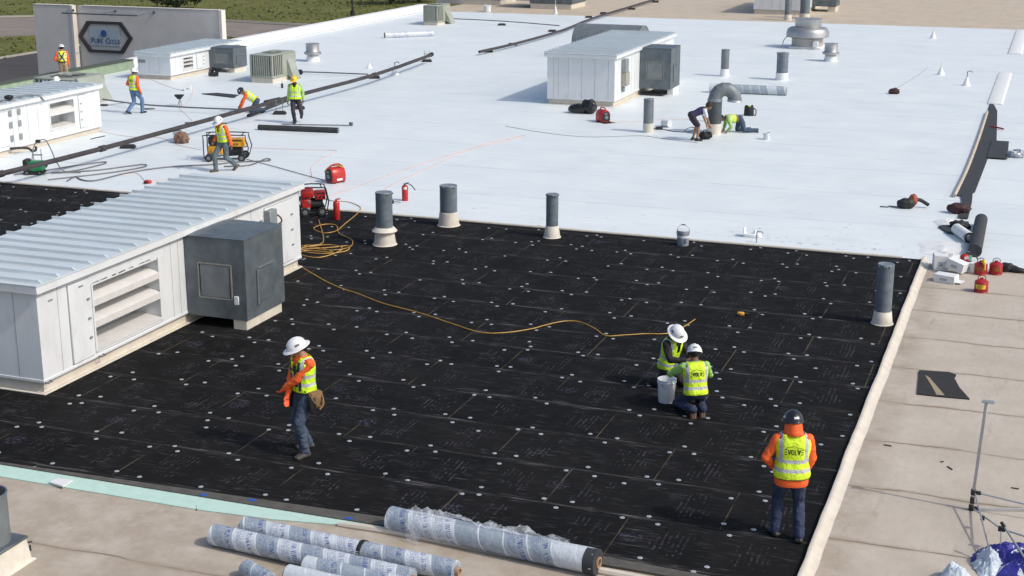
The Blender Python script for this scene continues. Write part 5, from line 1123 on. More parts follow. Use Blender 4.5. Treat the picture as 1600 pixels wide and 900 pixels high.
cord('hose', [(22, 275), (60, 270), (110, 262), (160, 255), (162, 258), (120, 268), (80, 272), (150, 268), (220, 259), (224, 263), (170, 272), (100, 280), (75, 283)], .02, M_GREYCORD, 'dark hose lying in long loops beside the green welder')
cord('hose', [(105, 285), (118, 278), (128, 283), (150, 284), (200, 272), (260, 263), (330, 259), (370, 255), (420, 253), (415, 250), (390, 260), (350, 262)], .02, M_GREYCORD, 'dark hose running from the boards to the yellow generator')
cord('power_cord', [(385, 250), (430, 262), (480, 276), (515, 285)], .011, M_GREYCORD, 'thin dark cord from the yellow generator to the red inverter')
cord('power_cord', [(392, 232), (430, 233), (480, 235), (523, 236), (520, 241), (505, 246), (497, 253), (487, 262), (484, 270), (486, 277), (480, 281)], .007, M_REDCORD, 'thin red cord wandering right of the yellow generator', .012, .03)
cord('power_cord', [(500, 312), (560, 292), (620, 270), (680, 250), (730, 235), (790, 220), (818, 212), (812, 216), (770, 222), (720, 240), (660, 268), (620, 285), (597, 300)], .007, M_REDCORD, 'thin red cord running far out over the white roof and back', .012, .03)
cord('power_cord', [(150, 205), (200, 214), (250, 216), (280, 228), (315, 235)], .007, M_REDCORD, 'thin red cord from the left edge unit to the yellow generator', .012, .03)
cord('power_cord', [(190, 274), (215, 272), (231, 286), (255, 281), (300, 278), (340, 276)], .007, M_REDCORD, 'thin red cord through the plug box behind the roof ribs', .012, .03)
cord('power_cord', [(955, 192), (1000, 190), (1035, 188), (1075, 187), (1100, 190)], .006, M_REDCORD, 'thin red cord from the small red generator to the gooseneck duct', .012)
cord('power_cord', [(790, 198), (830, 205), (880, 212), (930, 215), (1000, 213), (1040, 218), (1090, 224)], .007, M_GREYCORD, 'thin grey cord trailing over the roof before the middle unit', .012)
cord('power_cord', [(165, 133), (200, 130), (225, 122), (250, 131), (280, 141), (300, 140), (294, 160), (280, 168), (290, 180), (300, 190)], .006, M_REDCORD, 'thin red cord past the work light and the small unit', .012, .02)
cord('power_cord', [(1400, 140), (1415, 130), (1435, 118), (1450, 105)], .006, M_GREYCORD, 'hair thin cord from the small dark tool bag', .012)
for i, (pts, lab) in enumerate((([(142, 218), (150, 216), (164, 213)], 'thin black offcut by the left edge unit'), ([(1381, 695), (1387, 696), (1393, 697)], 'thin black offcut on the tan roof under the black scrap'), ([(1480, 729), (1484, 731), (1488, 734)], 'short black offcut on the tan roof beside the canopy pole'), ([(1470, 722), (1474, 721)], 'tiny black offcut on the tan roof left of the canopy pole'), ([(1580, 762), (1586, 763), (1592, 764)], 'thin black offcut on the tan roof right of the canopy pole'), ([(42, 848), (50, 846)], 'thin dark offcut on the near tan roof by the vent tube'), ([(47, 852), (48, 860)], 'second thin dark offcut on the near tan roof by the vent tube'), ([(306, 790), (307, 797)], 'tiny dark offcut at the lower edge of the aqua strip'))):
    P = gline(pts, .008); mb = MB(); mb.tube(P, .010 if i else .03, 5); tag(origin(mb.build('offcut', M_DARK), (P[0].x, P[0].y, 0)), lab, 'offcut')
# scattered dark crumbs on the white sheet along the board edge: uncountable
mb = MB(); random.seed(21)
for k in range(70):
    px = random.choice([random.uniform(640, 1430), random.uniform(1150, 1420)]); y = YW+random.uniform(.1, 1.0)+random.random()**3*3
    t_ = G(px, 380); x = t_.x+random.uniform(-.5, .5)
    if x > -2.6 or x < -16: continue
    a = random.uniform(-.6, .6); l = random.uniform(.01, .06); wdt = random.uniform(.004, .012)
    mb.quad(*[(x+c_*math.cos(a)-s_*math.sin(a), y+c_*math.sin(a)+s_*math.cos(a), .0165) for c_, s_ in ((-l, -wdt), (l, -wdt*.6), (l, wdt), (-l, wdt*.5))])
tag(mb.build('roof_crumbs', mat('grey_crumbs', (.12, .12, .13), .8), flip=False), 'dark crumbs strewn on the white sheet along the board edge', 'debris', kind='stuff')
def m_bluep():
    m, nt, b = newmat('canopy_blue_print'); n = N(nt); p, x, y, z = n.pos()
    base = n.mix(n.mapr(n.noise(p, 5.0, 3), .3, .7), (.02, .022, .19), (.035, .035, .30))
    k = n.noise(p, 5.2, 2, .5, 1.2); base = n.mix(n.math('MULTIPLY', n.mapr(k, .585, .60), n.math('LESS_THAN', k, .66)), base, (.66, .68, .74))
    nt.links.new(base, b.inputs['Base Color']); b.inputs['Roughness'].default_value = .6
    nt.links.new(n.bump(n.noise(p, 11.0, 4), .5, .03), b.inputs['Normal']); return m
M_BLUEP = m_bluep()
# ================================================================== folded canopy at the lower right
p = G(1517, 797); t = thing('canopy_frame', 'folded canopy frame with one silver leg standing upright on the tan roof', 'canopy frame', (p.x, p.y, 0))
top = Vector((p.x+.02, p.y+.02, 1.60)); base = Vector((p.x, p.y, .0))
ld = Vector((.045, .02, 1)).normalized()
mb = MB(); mb.box(-.021, .021, -.021, .021, .12, 1.58, .004, M=Matrix.Translation(base) @ Vector((0, 0, 1)).rotation_difference(ld).to_matrix().to_4x4()); mb.build('leg', M_TUBE, t, True)
mb = MB(); e = base+ld*1.58; mb.box(e.x-.06, e.x+.10, e.y-.05, e.y+.05, e.z, e.z+.012); mb.build('foot_plate', M_GREYBOX, t, True)
for h in (.03, .26):
    mb = MB(); c = base+ld*h; mb.box(c.x-.035, c.x+.035, c.y-.035, c.y+.035, c.z-.03, c.z+.045, .008); mb.box(c.x+.036, c.x+.10, c.y-.02, c.y+.02, c.z-.02, c.z+.03, .006); mb.build('joint', M_DARK, t, True)
mb = MB(); c = base+ld*.15; mb.box(c.x-.03, c.x+.03, c.y-.03, c.y+.03, c.z-.05, c.z+.05, .008); mb.build('joint', M_DARK, t, True)
A1 = base+ld*.26+Vector((.1, 0, 0)); B1 = base+ld*.03+Vector((.1, 0, 0))
rt = Vector((1.2, .15, -.02)); tw = Vector((.28, -.95, .02))
def bar(a, b, m=M_TUBE):
    mb = MB(); mb.tube([a, b], .012, 6, smooth=False); mb.build('truss_bar', m, t, True)
bar(A1, A1+rt*1.2+Vector((0, -.3, -.1))); bar(B1, B1+rt*1.2+Vector((0, .3, .06)))
bar(A1-Vector((.08, 0, 0)), Vector((p.x+.30, p.y-1.45, .12))); bar(B1-Vector((.08, 0, 0)), Vector((p.x+.40, p.y-1.15, .30)))
mb = MB(); c = Vector((p.x+.17, p.y-.62, .17)); mb.box(c.x-.025, c.x+.03, c.y-.03, c.y+.03, c.z-.02, c.z+.03, .006); mb.build('joint', M_DARK, t, True)
mb = MB(); c = Vector((p.x+.42, p.y-1.18, .30)); mb.box(c.x-.04, c.x+.05, c.y-.03, c.y+.03, c.z-.025, c.z+.035, .006); mb.build('joint', M_DARK, t, True)
bar(Vector((p.x+.45, p.y-1.18, .30)), Vector((p.x+1.1, p.y-1.3, .22)), M_GREYBOX)
bar(Vector((p.x+.42, p.y-1.2, .28)), Vector((p.x+.45, p.y-1.6, .05)))
q = G(1590, 850, .15); a = G(1566, 818, .5); mb = MB(); mb.tube([a, G(1605, 878, .2)], .014, 8, smooth=False); mb.build('strut', M_GREYBOX, t, True); mb = MB(); e = (G(1605, 878, .2)-a).normalized(); mb.cyl(a-e*.02, a+e*.06, .022, seg=10); mb.build('strut_grip', M_DARK, t, True)
q = G(1575, 895); t = thing('cloth_heap', 'crumpled blue and white canopy cloth heaped under the folded frame', 'canopy cloth', (q.x, q.y, 0))
mb = MB(); drape(mb, (q.x+.24, q.y+.22, .004), .66, .60, .36, 31, 40, 110, 4.2); mb.build('blue_cloth', M_BLUEP, t, True, ang=75)
mb = MB(); drape(mb, (q.x-.24, q.y+.06, .006), .20, .28, .30, 40, 30, 80, 3.4); mb.build('pale_cloth', M_PALEFAB, t, True, ang=75)
q = G(1492, 899); mb = MB(); drape(mb, (q.x, q.y-.12, .004), .20, .24, .26, 51, folds=3); tag(origin(mb.build('pale_cloth', M_PALEFAB, ang=75), q), 'small pale cloth peak at the bottom edge left of the canopy cloth', 'cloth')
# ================================================================== people
SKIN = mat('skin', (.30, .165, .10), .55, var=.1, vs=20); SKIND = mat('dark_skin', (.13, .07, .045), .55, var=.1, vs=20)
JEANS = mat('blue_jeans', (.045, .072, .125), .85, var=.35, vs=9, dirt=.35, dcol=(.10, .13, .17), ds=5, bump=.6, bs=14)
JEANSL = mat('light_blue_jeans', (.10, .18, .32), .85, var=.25, vs=9, bump=.6, bs=14)
JEANSD = mat('dark_navy_jeans', (.022, .034, .075), .85, var=.3, vs=9, bump=.6, bs=14)
JEANSG = mat('faded_grey_jeans', (.10, .13, .15), .85, var=.3, vs=9, bump=.6, bs=14)
JEANSW = mat('worn_blue_jeans', (.042, .062, .10), .85, var=.3, vs=9, dirt=.75, dcol=(.15, .19, .235), ds=6, bump=.6, bs=14)
CHAR = mat('charcoal_trousers', (.035, .03, .045), .85, var=.2, vs=9, bump=.5, bs=14)
KHAKI = mat('khaki_trousers', (.34, .25, .155), .85, var=.2, vs=9, bump=.5, bs=14)
BLKCL = mat('black_cloth', (.012, .012, .014), .85, var=.25, vs=10, bump=.5, bs=14)
ORNG = mat('hi_vis_orange_cloth', (.90, .125, .022), .7, var=.14, vs=9, bump=.7, bs=13)
LIMES = mat('lime_sleeve_cloth', (.28, .50, .14), .75, var=.2, vs=9, bump=.6, bs=14)
NAVY = mat('navy_cloth', (.028, .025, .075), .8, var=.2, vs=9, bump=.5, bs=14)
WHTC = mat('white_sleeve_cloth', (.62, .64, .68), .8, var=.1, vs=9, bump=.5, bs=14)
BRNB = mat('brown_leather', (.085, .045, .028), .6, var=.3, vs=14); BLKB = mat('black_leather', (.016, .015, .015), .5, var=.3, vs=14); GRYB = mat('grey_work_boot', (.05, .045, .04), .7, var=.3, vs=12)
OGLV = mat('orange_glove', (.80, .12, .03), .6, var=.1, vs=20)
HAIR = mat('dark_hair', (.02, .014, .012), .7)
EYE = mat('eye_dark', (.02, .015, .012), .4)
HATW = mat('white_helmet_shell', (.72, .735, .75), .28); HATB = mat('black_helmet_shell', (.018, .02, .028), .3); HATY = mat('yellow_helmet_shell', (.80, .50, .015), .3)
LIME = m_vest('lime_vest', (.60, .90, .025)); LIMEB = m_vest('lime_vest_back', (.66, .90, .025), zipper=False); YELV = m_vest('yellow_vest', (.80, .80, .05), zipper=False)
LEATHER = mat('tan_leather', (.20, .115, .05), .7, var=.25, vs=14)
STRAP = mat('harness_strap', (.025, .028, .03), .7)
INK = mat('vest_print_ink', (.012, .025, .02), .7)
TORSO = [(-.085, .10, .085), (-.05, .150, .112), (0, .168, .122), (.07, .164, .118), (.15, .152, .108), (.24, .160, .114), (.34, .178, .122), (.42, .184, .118), (.475, .165, .100), (.515, .110, .080), (.545, .066, .064), (.57, .058, .058)]
def sup(t, a, b, e=2.5):
    c, s = math.cos(t), math.sin(t)
    return a*math.copysign(abs(c)**(2/e), c), b*math.copysign(abs(s)**(2/e), s)
def tdim(h, sec): return np.interp(h, [q[0] for q in sec], [q[1] for q in sec]), np.interp(h, [q[0] for q in sec], [q[2] for q in sec])
def ik(a, b, l1, l2, hint):
    a, b, hint = Vector(a), Vector(b), Vector(hint); d = b-a; L = min(max(d.length, .05), (l1+l2)*.998); u = d.normalized()
    x = (l1*l1-l2*l2+L*L)/(2*L); h = math.sqrt(max(0, l1*l1-x*x)); p = hint-u*hint.dot(u)
    p = p.normalized() if p.length > 1e-4 else frame(u)[0]
    return a+u*x+p*h, a+u*L
class Fig: pass
def person(label, loc, rotz, pelvis, up=(0, 0, 1), right=(1, 0, 0), hands=None, elbows=None, feet=None, knees=None, toes=None, head=(0, 0), mats=None, s=1.0, vox=.011,
           sleeves='long', legs='long', glove=(False, False), kneepos=None, group=None, headfwd=None, build_=1.0):
    """local frame: +Y ahead, +X the wearer's right; mats: dict slot -> material"""
    slots = ['shirt', 'sleeve', 'trousers', 'boots', 'skin', 'glove', 'hair', 'eye']
    U = Vector(up).normalized(); Rt = Vector(right); Rt = (Rt-U*Rt.dot(U)).normalized(); F = U.cross(Rt)
    P = Vector(pelvis); f = Fig(); f.U, f.R, f.F, f.P = U, Rt, F, P
    T = lambda x, y, h: P+Rt*x+F*y+U*h
    chains = []      # (slot, [(point, radius)...])
    def chain(slot, *pr): chains.append((slot, [(Vector(p), r) for p, r in pr]))
    # torso
    mb = MB(); sec = [(h, a*build_, b*build_) for h, a, b in TORSO]; f.sec = sec
    rr = [[T(*sup(t, a, b), h) for t in (2*math.pi*k/24 for k in range(24))] for h, a, b in sec]
    mb.rings(rr)
    # seat
    hr = Vector((Rt.x, Rt.y, 0)); hr = hr.normalized() if hr.length > .2 else Rt
    hips = [P+hr*.085*k-U*.03 for k in (1, -1)]
    nb = T(0, .0, .535)
    # head frame
    yaw, pit = R(head[0]), R(head[1])
    base = Vector(headfwd).normalized() if headfwd else Vector((F.x, F.y, 0)).normalized() if Vector((F.x, F.y, 0)).length > .15 else Vector((U.x, U.y, 0)).normalized()
    hf = Matrix.Rotation(yaw, 3, 'Z') @ base; hx = hf.cross(Vector((0, 0, 1))).normalized()
    hf = Matrix.Rotation(-pit, 3, hx) @ hf; hu = hx.cross(hf)
    hc = nb+U*.005+hu*.128+hf*.025; f.hc, f.hf, f.hx, f.hu = hc, hf, hx, hu
    H = lambda x, y, z: hc+hx*x+hf*y+hu*z
    chain('skin', (nb-U*.05, .062), (H(0, -.02, -.07), .055))
    chain('skin', (H(0, -.018, .035), .092), (H(0, .012, .02), .086)); chain('skin', (H(0, .03, -.03), .066), (H(0, .05, -.085), .038))
    chain('skin', (H(0, .085, .01), .014), (H(0, .108, -.018), .016))
    for k in (1, -1): chain('skin', (H(.083*k, -.01, .01), .016), (H(.088*k, -.012, -.02), .012)); chain('eye', (H(.034*k, .088, .014), .011)); chain('skin', (H(.05*k, .05, -.03), .035))
    chain('skin', (H(-.02, .085, -.06), .013), (H(.02, .085, -.06), .013))
    chain('hair', (H(0, -.035, .045), .092), (H(0, -.05, -.01), .075))
    # arms
    for i, k in enumerate((1, -1)):
        sh = T(.178*k*build_, -.005, .445); hd = Vector(hands[i])
        el, wr = ik(sh, hd, .29, .255, Vector(elbows[i]))
        up_s = 'sleeve' if sleeves != 'none' else 'skin'
        if sleeves == 'short':
            m_ = sh.lerp(el, .75); chain('sleeve', (sh, .068), (m_, .060)); chain('skin', (m_, .048), (el, .043), (wr, .029))
        else:
            chain('sleeve', (sh, .075), (sh.lerp(el, .5), .066), (el, .058)); chain('sleeve', (el, .058), (el.lerp(wr, .45), .054), (wr.lerp(el, .04), .041))
        chain('shirt', (T(.10*k, 0, .46), .06), (sh, .062))
        d = (wr-el).normalized(); slot = 'glove' if glove[i] else 'skin'
        hd2 = (d+Vector((0, 0, -.35))).normalized() if d.z < .3 else d
        side = hd2.cross(Vector((0, 0, 1)) if abs(hd2.z) < .9 else Vector((0, 1, 0))).normalized()
        inw = Vector((-k, .3, 0)); inw = (inw-hd2*inw.dot(hd2)).normalized(); side = hd2.cross(inw)
        chain(slot, (wr, .030), (wr+hd2*.03, .033))
        for j, o_ in enumerate((-.03, -.01, .01, .03)):
            kn = wr+hd2*.085+side*o_; ln = (.036, .042, .045, .036)[j]
            chain(slot, (wr+hd2*.03+side*o_*.7, .017), (kn, .0125), (kn+hd2*ln+inw*.014, .0105), (kn+hd2*(ln*1.55)+inw*.04, .0095))
        th = wr+hd2*.035+side*(.034 if True else 0)
        chain(slot, (wr+hd2*.02+side*.02, .016), (th+inw*.03+hd2*.02+side*.012, .0125), (th+inw*.045+hd2*.055, .010))
    # legs
    f.ank = []
    for i, k in enumerate((1, -1)):
        hp = hips[i]; an = Vector(feet[i])
        if kneepos and kneepos[i] is not None: kn = Vector(kneepos[i])
        else: kn, an = ik(hp, an, .44, .43, Vector(knees[i]))
        f.ank.append(an)
        if legs == 'long':
            chain('trousers', (hp+U*.03, .106), (hp.lerp(kn, .35), .100), (kn, .075)); chain('trousers', (kn, .075), (kn.lerp(an, .35), .076), (an.lerp(kn, .14), .068), (an.lerp(kn, .03), .070))
        else:
            m_ = hp.lerp(kn, .86); chain('trousers', (hp+U*.03, .10), (hp.lerp(kn, .4), .096), (m_, .086)); chain('skin', (m_, .062), (kn, .054)); chain('skin', (kn, .054), (kn.lerp(an, .3), .056), (an, .036))
        td = Vector(toes[i]).normalized(); sd = td.cross(Vector((0, 0, 1))); sd = sd.normalized() if sd.length > .1 else Vector((1, 0, 0))
        sl = td.cross(sd)*1; dn = Vector((0, 0, -1)); dn = (dn-td*dn.dot(td)); dn = dn.normalized() if dn.length > .15 else -Vector((F.x, F.y, 0)).normalized()
        chain('boots', (an, .050), (an+dn*.035, .05))
        for o_ in (-.018, .018): chain('boots', (an-td*.05+dn*.048+sd*o_, .038), (an+td*.06+dn*.046+sd*o_, .040), (an+td*.155+dn*.055+sd*o_*.9, .034))
    # one closed body: lofted chains fused by a voxel remesh
    for slot, ch in chains:
        n = 12; rr = []
        d0 = (ch[1][0]-ch[0][0]).normalized() if len(ch) > 1 else Vector((0, 0, 1))
        u, v = frame(d0)
        def ring(c, r, u, v): return [c+(u*math.cos(t)+v*math.sin(t))*r for t in (2*math.pi*q/n for q in range(n))]
        p, r = ch[0]
        for a in (1.2, .75, .35): rr.append(ring(p-d0*r*math.sin(a), r*math.cos(a), u, v))
        rr.append(ring(p, r, u, v))
        for q in range(1, len(ch)):
            d1 = (ch[q][0]-ch[q-1][0]).normalized()
            if q < len(ch)-1: d1 = (d1+(ch[q+1][0]-ch[q][0]).normalized()).normalized()
            u = (u-d1*u.dot(d1)).normalized(); v = d1.cross(u); rr.append(ring(ch[q][0], ch[q][1], u, v)); d0 = d1
        p, r = ch[-1]
        for a in (.35, .75, 1.2): rr.append(ring(p+d0*r*math.sin(a), r*math.cos(a), u, v))
        mb.rings(rr)
    o = mb.build('person', [mats.get(q, SKIN) for q in slots])
    rm = o.modifiers.new('fuse', 'REMESH'); rm.mode = 'VOXEL'; rm.voxel_size = vox; rm.adaptivity = 0
    sm = o.modifiers.new('soft', 'SMOOTH'); sm.factor = .5; sm.iterations = 3 if vox > .009 else 4
    me = bpy.data.meshes.new_from_object(o.evaluated_get(bpy.context.evaluated_depsgraph_get()))
    o.modifiers.clear(); old = o.data; o.data = me; bpy.data.meshes.remove(old)
    # which cloth each face belongs to
    nf = len(me.polygons); cen = np.empty(nf*3); me.polygons.foreach_get('center', cen); cen = cen.reshape(-1, 3)
    best = np.full(nf, 9.0); idx = np.zeros(nf, int)
    for slot, ch in chains:
        for (p, r), (q, r2) in zip(ch, ch[1:] or ch):
            p_, q_ = np.array(p), np.array(q); dv = q_-p_; L2 = dv@dv
            t = np.clip(((cen-p_)@dv)/L2, 0, 1) if L2 > 1e-9 else np.zeros(nf)
            d_ = np.linalg.norm(cen-(p_+t[:, None]*dv), axis=1)-(r+(r2-r)*t)
            b = d_ < best; best[b] = d_[b]; idx[b] = slots.index(slot)
    rel = cen-np.array(P); h = rel@np.array(U); x = rel@np.array(Rt); y = rel@np.array(F)
    a, b = tdim(h, sec); dt = (np.sqrt((x/a)**2+(y/b)**2)-1)*np.minimum(a, b); dt[(h < -.1) | (h > .56)] = 9
    m_ = dt < best; waist = getattr(person, 'waist', .02)
    idx[m_] = np.where(h[m_] > waist, slots.index('shirt'), slots.index('trousers'))
    k = (idx == slots.index('shirt')) & (h > .535); idx[k] = slots.index('skin')
    while len(me.materials) < len(slots): me.materials.append(SKIN)
    for i, q in enumerate(slots): me.materials[i] = mats.get(q, SKIN)
    me.polygons.foreach_set('material_index', idx.astype(np.int32)); me.polygons.foreach_set('use_smooth', [True]*nf)
    # folds in the cloth
    nv = len(me.vertices); co = np.empty(nv*3); me.vertices.foreach_get('co', co); co = co.reshape(-1, 3); no = np.empty(nv*3); me.vertices.foreach_get('normal', no); no = no.reshape(-1, 3)
    vs = np.zeros(nv, int)
    li = np.empty(len(me.loops), np.int32); me.loops.foreach_get('vertex_index', li); ls = np.repeat(idx, [p.loop_total for p in me.polygons]); vs[li] = ls
    cl = np.isin(vs, [0, 1, 2])
    for i in np.nonzero(cl)[0]:
        c = Vector(co[i]); co[i] += no[i]*(.010*noise.noise(Vector((c.x*9, c.y*9, c.z*16)))+.006*noise.noise(c*28))
    me.vertices.foreach_set('co', co.ravel()); me.update()
    o.location = loc; o.rotation_euler.z = rotz; o.scale = (s, s, s); OFF[o.name] = Vector()
    f.o = o; f.T = T; f.Hd = H; tag(o, label, 'person', group); return f
def vest(f, m, lo=.0, hi=.522, off=.022, vneck=.16, name='safety_vest', drop=.0):
    sec = f.sec; mb = MB(); n = 40; hs = np.linspace(lo, hi, 22); rr = []; loc = []
    for h in hs:
        a, b = tdim(h, sec); fl = off+drop*max(0, (.2-h)/.2)
        row = []; lr = []
        for t in (2*math.pi*k/n for k in range(n)):
            x, y = sup(t, a+fl, b+fl); w_ = .006*noise.noise(Vector((x*12, y*12, h*9)))+.005*noise.noise(Vector((x*25, y*25, h*25)))
            l = math.hypot(x, y); x *= 1+w_/l; y *= 1+w_/l
            row.append(f.T(x, y, h)); lr.append((x, y, h-lo))
        rr.append(row); loc += lr
    vr = mb.rings(rr, cap0=False, cap1=False)
    vl = [v for r_ in vr for v in r_]; lmap = dict(zip(vl, loc))
    kill = []
    for fc in mb.bm.faces:
        q = [lmap[v] for v in fc.verts]; x = sum(abs(p[0]) for p in q)/4; y = sum(p[1] for p in q)/4; h = sum(p[2] for p in q)/4+lo
        if h > .50-vneck and y > .02 and x < .075*(h-(.50-vneck))/vneck+.006: kill.append(fc)
        elif h > .455 and x > .155: kill.append(fc)
    mb.bm.verts.index_update()
    bmesh.ops.delete(mb.bm, geom=kill, context='FACES'); keep = [lmap[v] for v in mb.bm.verts if v in lmap]
    o = mb.build(name, m, f.o, ang=80, flip=True)
    att = o.data.attributes.new('torso', 'FLOAT_VECTOR', 'POINT'); att.data.foreach_set('vector', [c for q in keep for c in q])
    sd = o.modifiers.new('cloth', 'SOLIDIFY'); sd.thickness = .006; sd.offset = 1
    f.voff = off; return o
def onvest(f, x, h, out=.004, back=True, drop=0.0):
    a, b = tdim(h, f.sec); a += f.voff+drop; b += f.voff+drop
    q = max(0.0, 1-abs(x/a)**2.5); y = b*q**(1/2.5)+out
    return f.T(x, -y if back else y, h)
def vest_logo(f, h=.335, w=.235, hero=True):
    mb = MB()
    # E drawn as three bars, then VOLV and the mirrored E of bars, with a ridge line above
    def stroke(pts, wd):
        for (x0, z0), (x1, z1) in zip(pts, pts[1:]):
            d = Vector((x1-x0, z1-z0)); L = d.length; d /= L; n_ = Vector((-d.y, d.x))*wd/2; k = max(2, int(L/.02)+1); rows = []
            for i in range(k):
                c = Vector((x0, z0))+d*L*i/(k-1); rows.append([onvest(f, c.x+n_.x*e, h+c.y+n_.y*e, .013) for e in (-1, 1)])
            mb.rings(rows, closed=False)
    ch = .064; lw = .0115; step = w/6.1
    xs = [(-w/2)+step*(i+.55) for i in range(6)]; cw = step*.36
    for i in (0, 5):
        x = xs[i]
        for z in (-ch/2, 0, ch/2): stroke([(x-cw, z), (x+cw, z)], lw)
    for i in (1, 4): stroke([(xs[i]-cw, ch/2), (xs[i], -ch/2), (xs[i]+cw, ch/2)], lw)
    x = xs[2]; stroke([(x+cw*math.cos(a), ch/2*math.sin(a)) for a in (2*math.pi*k/10 for k in range(11))], lw)
    x = xs[3]; stroke([(x-cw*.7, ch/2), (x-cw*.7, -ch/2), (x+cw*.9, -ch/2)], lw)
    stroke([(-w*.40, ch*.78), (-w*.28, ch*1.05), (-w*.2, ch*.95), (-w*.05, ch*1.3), (w*.1, ch*1.0), (w*.38, ch*.80)], .005)
    mb.build('lettering', INK, f.o, flip=False)
def hat(f, m, full=False, tilt=0.0, sticker=True, band=True):
    mb = MB(); H = lambda x, y, z: f.Hd(x*1.05, y*1.05-.008, z*1.08+.012)
    n = 28; rr = []
    for a in np.linspace(0, math.pi/2*.97, 9):
        r = math.cos(a); z = math.sin(a)*.125
        row = []
        for t in (2*math.pi*k/n for k in range(n)):
            x, y = .118*r*math.cos(t), .142*r*math.sin(t); ridge = .007*math.exp(-(x/.018)**2)*(1 if z > .03 else 0)+.004*math.exp(-((abs(x)-.05)/.014)**2)*(1 if z > .04 else 0)
            row.append(H(x, y, z+ridge))
        rr.append(row)
    mb.rings(rr, cap0=False); o = mb.build('hard_hat', m, f.o, ang=60)
    mb = MB(); rr = []
    for e, dz in ((0, 0), (.35, -.001), (.7, -.006), (1, -.014), (1.0, -.018), (.6, -.012), (0, -.006)):
        row = []
        for t in (2*math.pi*k/n for k in range(n)):
            fr = max(0, math.sin(t)); w_ = (.044+.020*fr) if full else (.010+.055*fr**1.5)
            row.append(H((.117+w_*e*(1 if full else .8))*math.cos(t), (.141+w_*e)*math.sin(t), dz+.004))
        rr.append(row)
    mb.rings(rr, cap0=False, cap1=False); mb.build('brim', m, o, ang=60)
    mb = MB(); mb.rings([[H(.108*k*math.cos(t), .13*k*math.sin(t), z) for t in (2*math.pi*q/20 for q in range(20))] for k, z in ((1, -.002), (.98, -.03), (.9, -.031), (.86, -.004))], cap0=False, cap1=False); mb.build('headband', STRAP, o)
    if sticker:
        SM = mat('helmet_sticker', (.14, .15, .16), .5) if m is not HATB else mat('pale_sticker', (.6, .62, .64), .5)
        for sg_ in (1, -1):
            mb = MB(); mb.rings([[H(.1215*math.cos(t)*math.cos(a)*sg_, .1455*math.sin(t)*math.cos(a), math.sin(a)*.129) for a in (.28, .52)] for t in np.linspace(-.25, .25, 5)], closed=False); mb.build('sticker', SM, o, flip=False)
        for t0 in (math.pi*.5, -math.pi*.5):
            mb = MB(); mb.rings([[H(.1215*math.cos(t)*math.cos(a), .1465*math.sin(t)*math.cos(a), math.sin(a)*.130) for a in (.3, .5)] for t in np.linspace(t0-.28, t0+.28, 5)], closed=False); mb.build('sticker', SM, o, flip=False)
    return o
def belt(f, pouches=True, hammer=True):
    mb = MB(); a, b = tdim(.03, f.sec); n = 30
    mb.rings([[f.T(*sup(t, a+k, b+k), h) for t in (2*math.pi*q/n for q in range(n))] for k, h in ((.014, .005), (.024, .006), (.024, .054), (.014, .055))], cap0=False, cap1=False); bo = mb.build('tool_belt', BLKB, f.o)
    def pouch(x, y, h, w_, d_, hh, m, nm):
        mb = MB(); M_ = Matrix((( *f.R, 0), (*f.F, 0), (*f.U, 0), (0, 0, 0, 1))).transposed(); M_ = Matrix.Translation(f.T(x, y, h)) @ M_.to_4x4()
        mb.box(-w_/2, w_/2, -d_/2, d_/2, -hh, 0, .018, M=M_, seg=2); mb.build(nm, m, bo)
    if pouches:
        pouch(-a-.07, -.02, .04, .11, .19, .24, LEATHER, 'pouch'); pouch(-a-.10, .06, -.02, .07, .10, .22, BLKB, 'pouch'); pouch(a+.05, .10, .03, .13, .18, .27, BLKB, 'pouch')
        mb = MB(); mb.tube([f.T(-a-.1, .1, .05), f.T(-a-.17, .06, -.08), f.T(-a-.15, -.06, -.16), f.T(-a-.09, -.1, -.02)], .008, 6); mb.tube([f.T(-a-.1, -.1, .03), f.T(-a-.18, -.08, -.12), f.T(-a-.22, .02, -.18)], .012, 6); mb.build('tool_loop', LEATHER, bo)
    return bo
def harness(f, front=False, back=True, belted=True):
    mb = MB()
    def strap(pts, wd=.022, bk=True):
        P = catmull([Vector((x, h, 0)) for x, h in pts], 6); rows = []
        for i, p in enumerate(P):
            t = (P[min(i+1, len(P)-1)]-P[max(i-1, 0)]).normalized(); n_ = Vector((-t.y, t.x, 0))*wd
            rows.append([onvest(f, p.x+n_.x*e, min(.50, p.y+n_.y*e), .014, bk) for e in (-1, 0, 1)])
        mb.rings(rows, closed=False)
    if back:
        strap([(-.12, .49), (-.05, .36), (.03, .24), (.13, .06)]); strap([(.12, .49), (.05, .36), (-.03, .24), (-.13, .06)]); strap([(-.15, .06), (0, .05), (.15, .06)]); strap([(-.05, .30), (0, .29), (.05, .30)], .03)
    if front: strap([(-.11, .47), (-.10, .3), (-.10, .05)], .02, False); strap([(.11, .47), (.10, .3), (.10, .05)], .02, False); strap([(-.12, .36), (0, .34), (.12, .36)], .016, False); strap([(-.02, .42), (-.03, .28), (-.02, .1)], .035, False)
    mb.build('harness', STRAP, f.o, flip=False)
def hair_cap(f, m=HAIR):
    mb = MB(); mb.rings([[f.Hd(.1*k*math.cos(t), .115*k*math.sin(t)-.02, z) for t in (2*math.pi*q/20 for q in range(20))] for k, z in ((.9, -.03), (1.0, .03), (.93, .09), (.65, .135), (.2, .15))]); mb.build('hair', m, f.o)
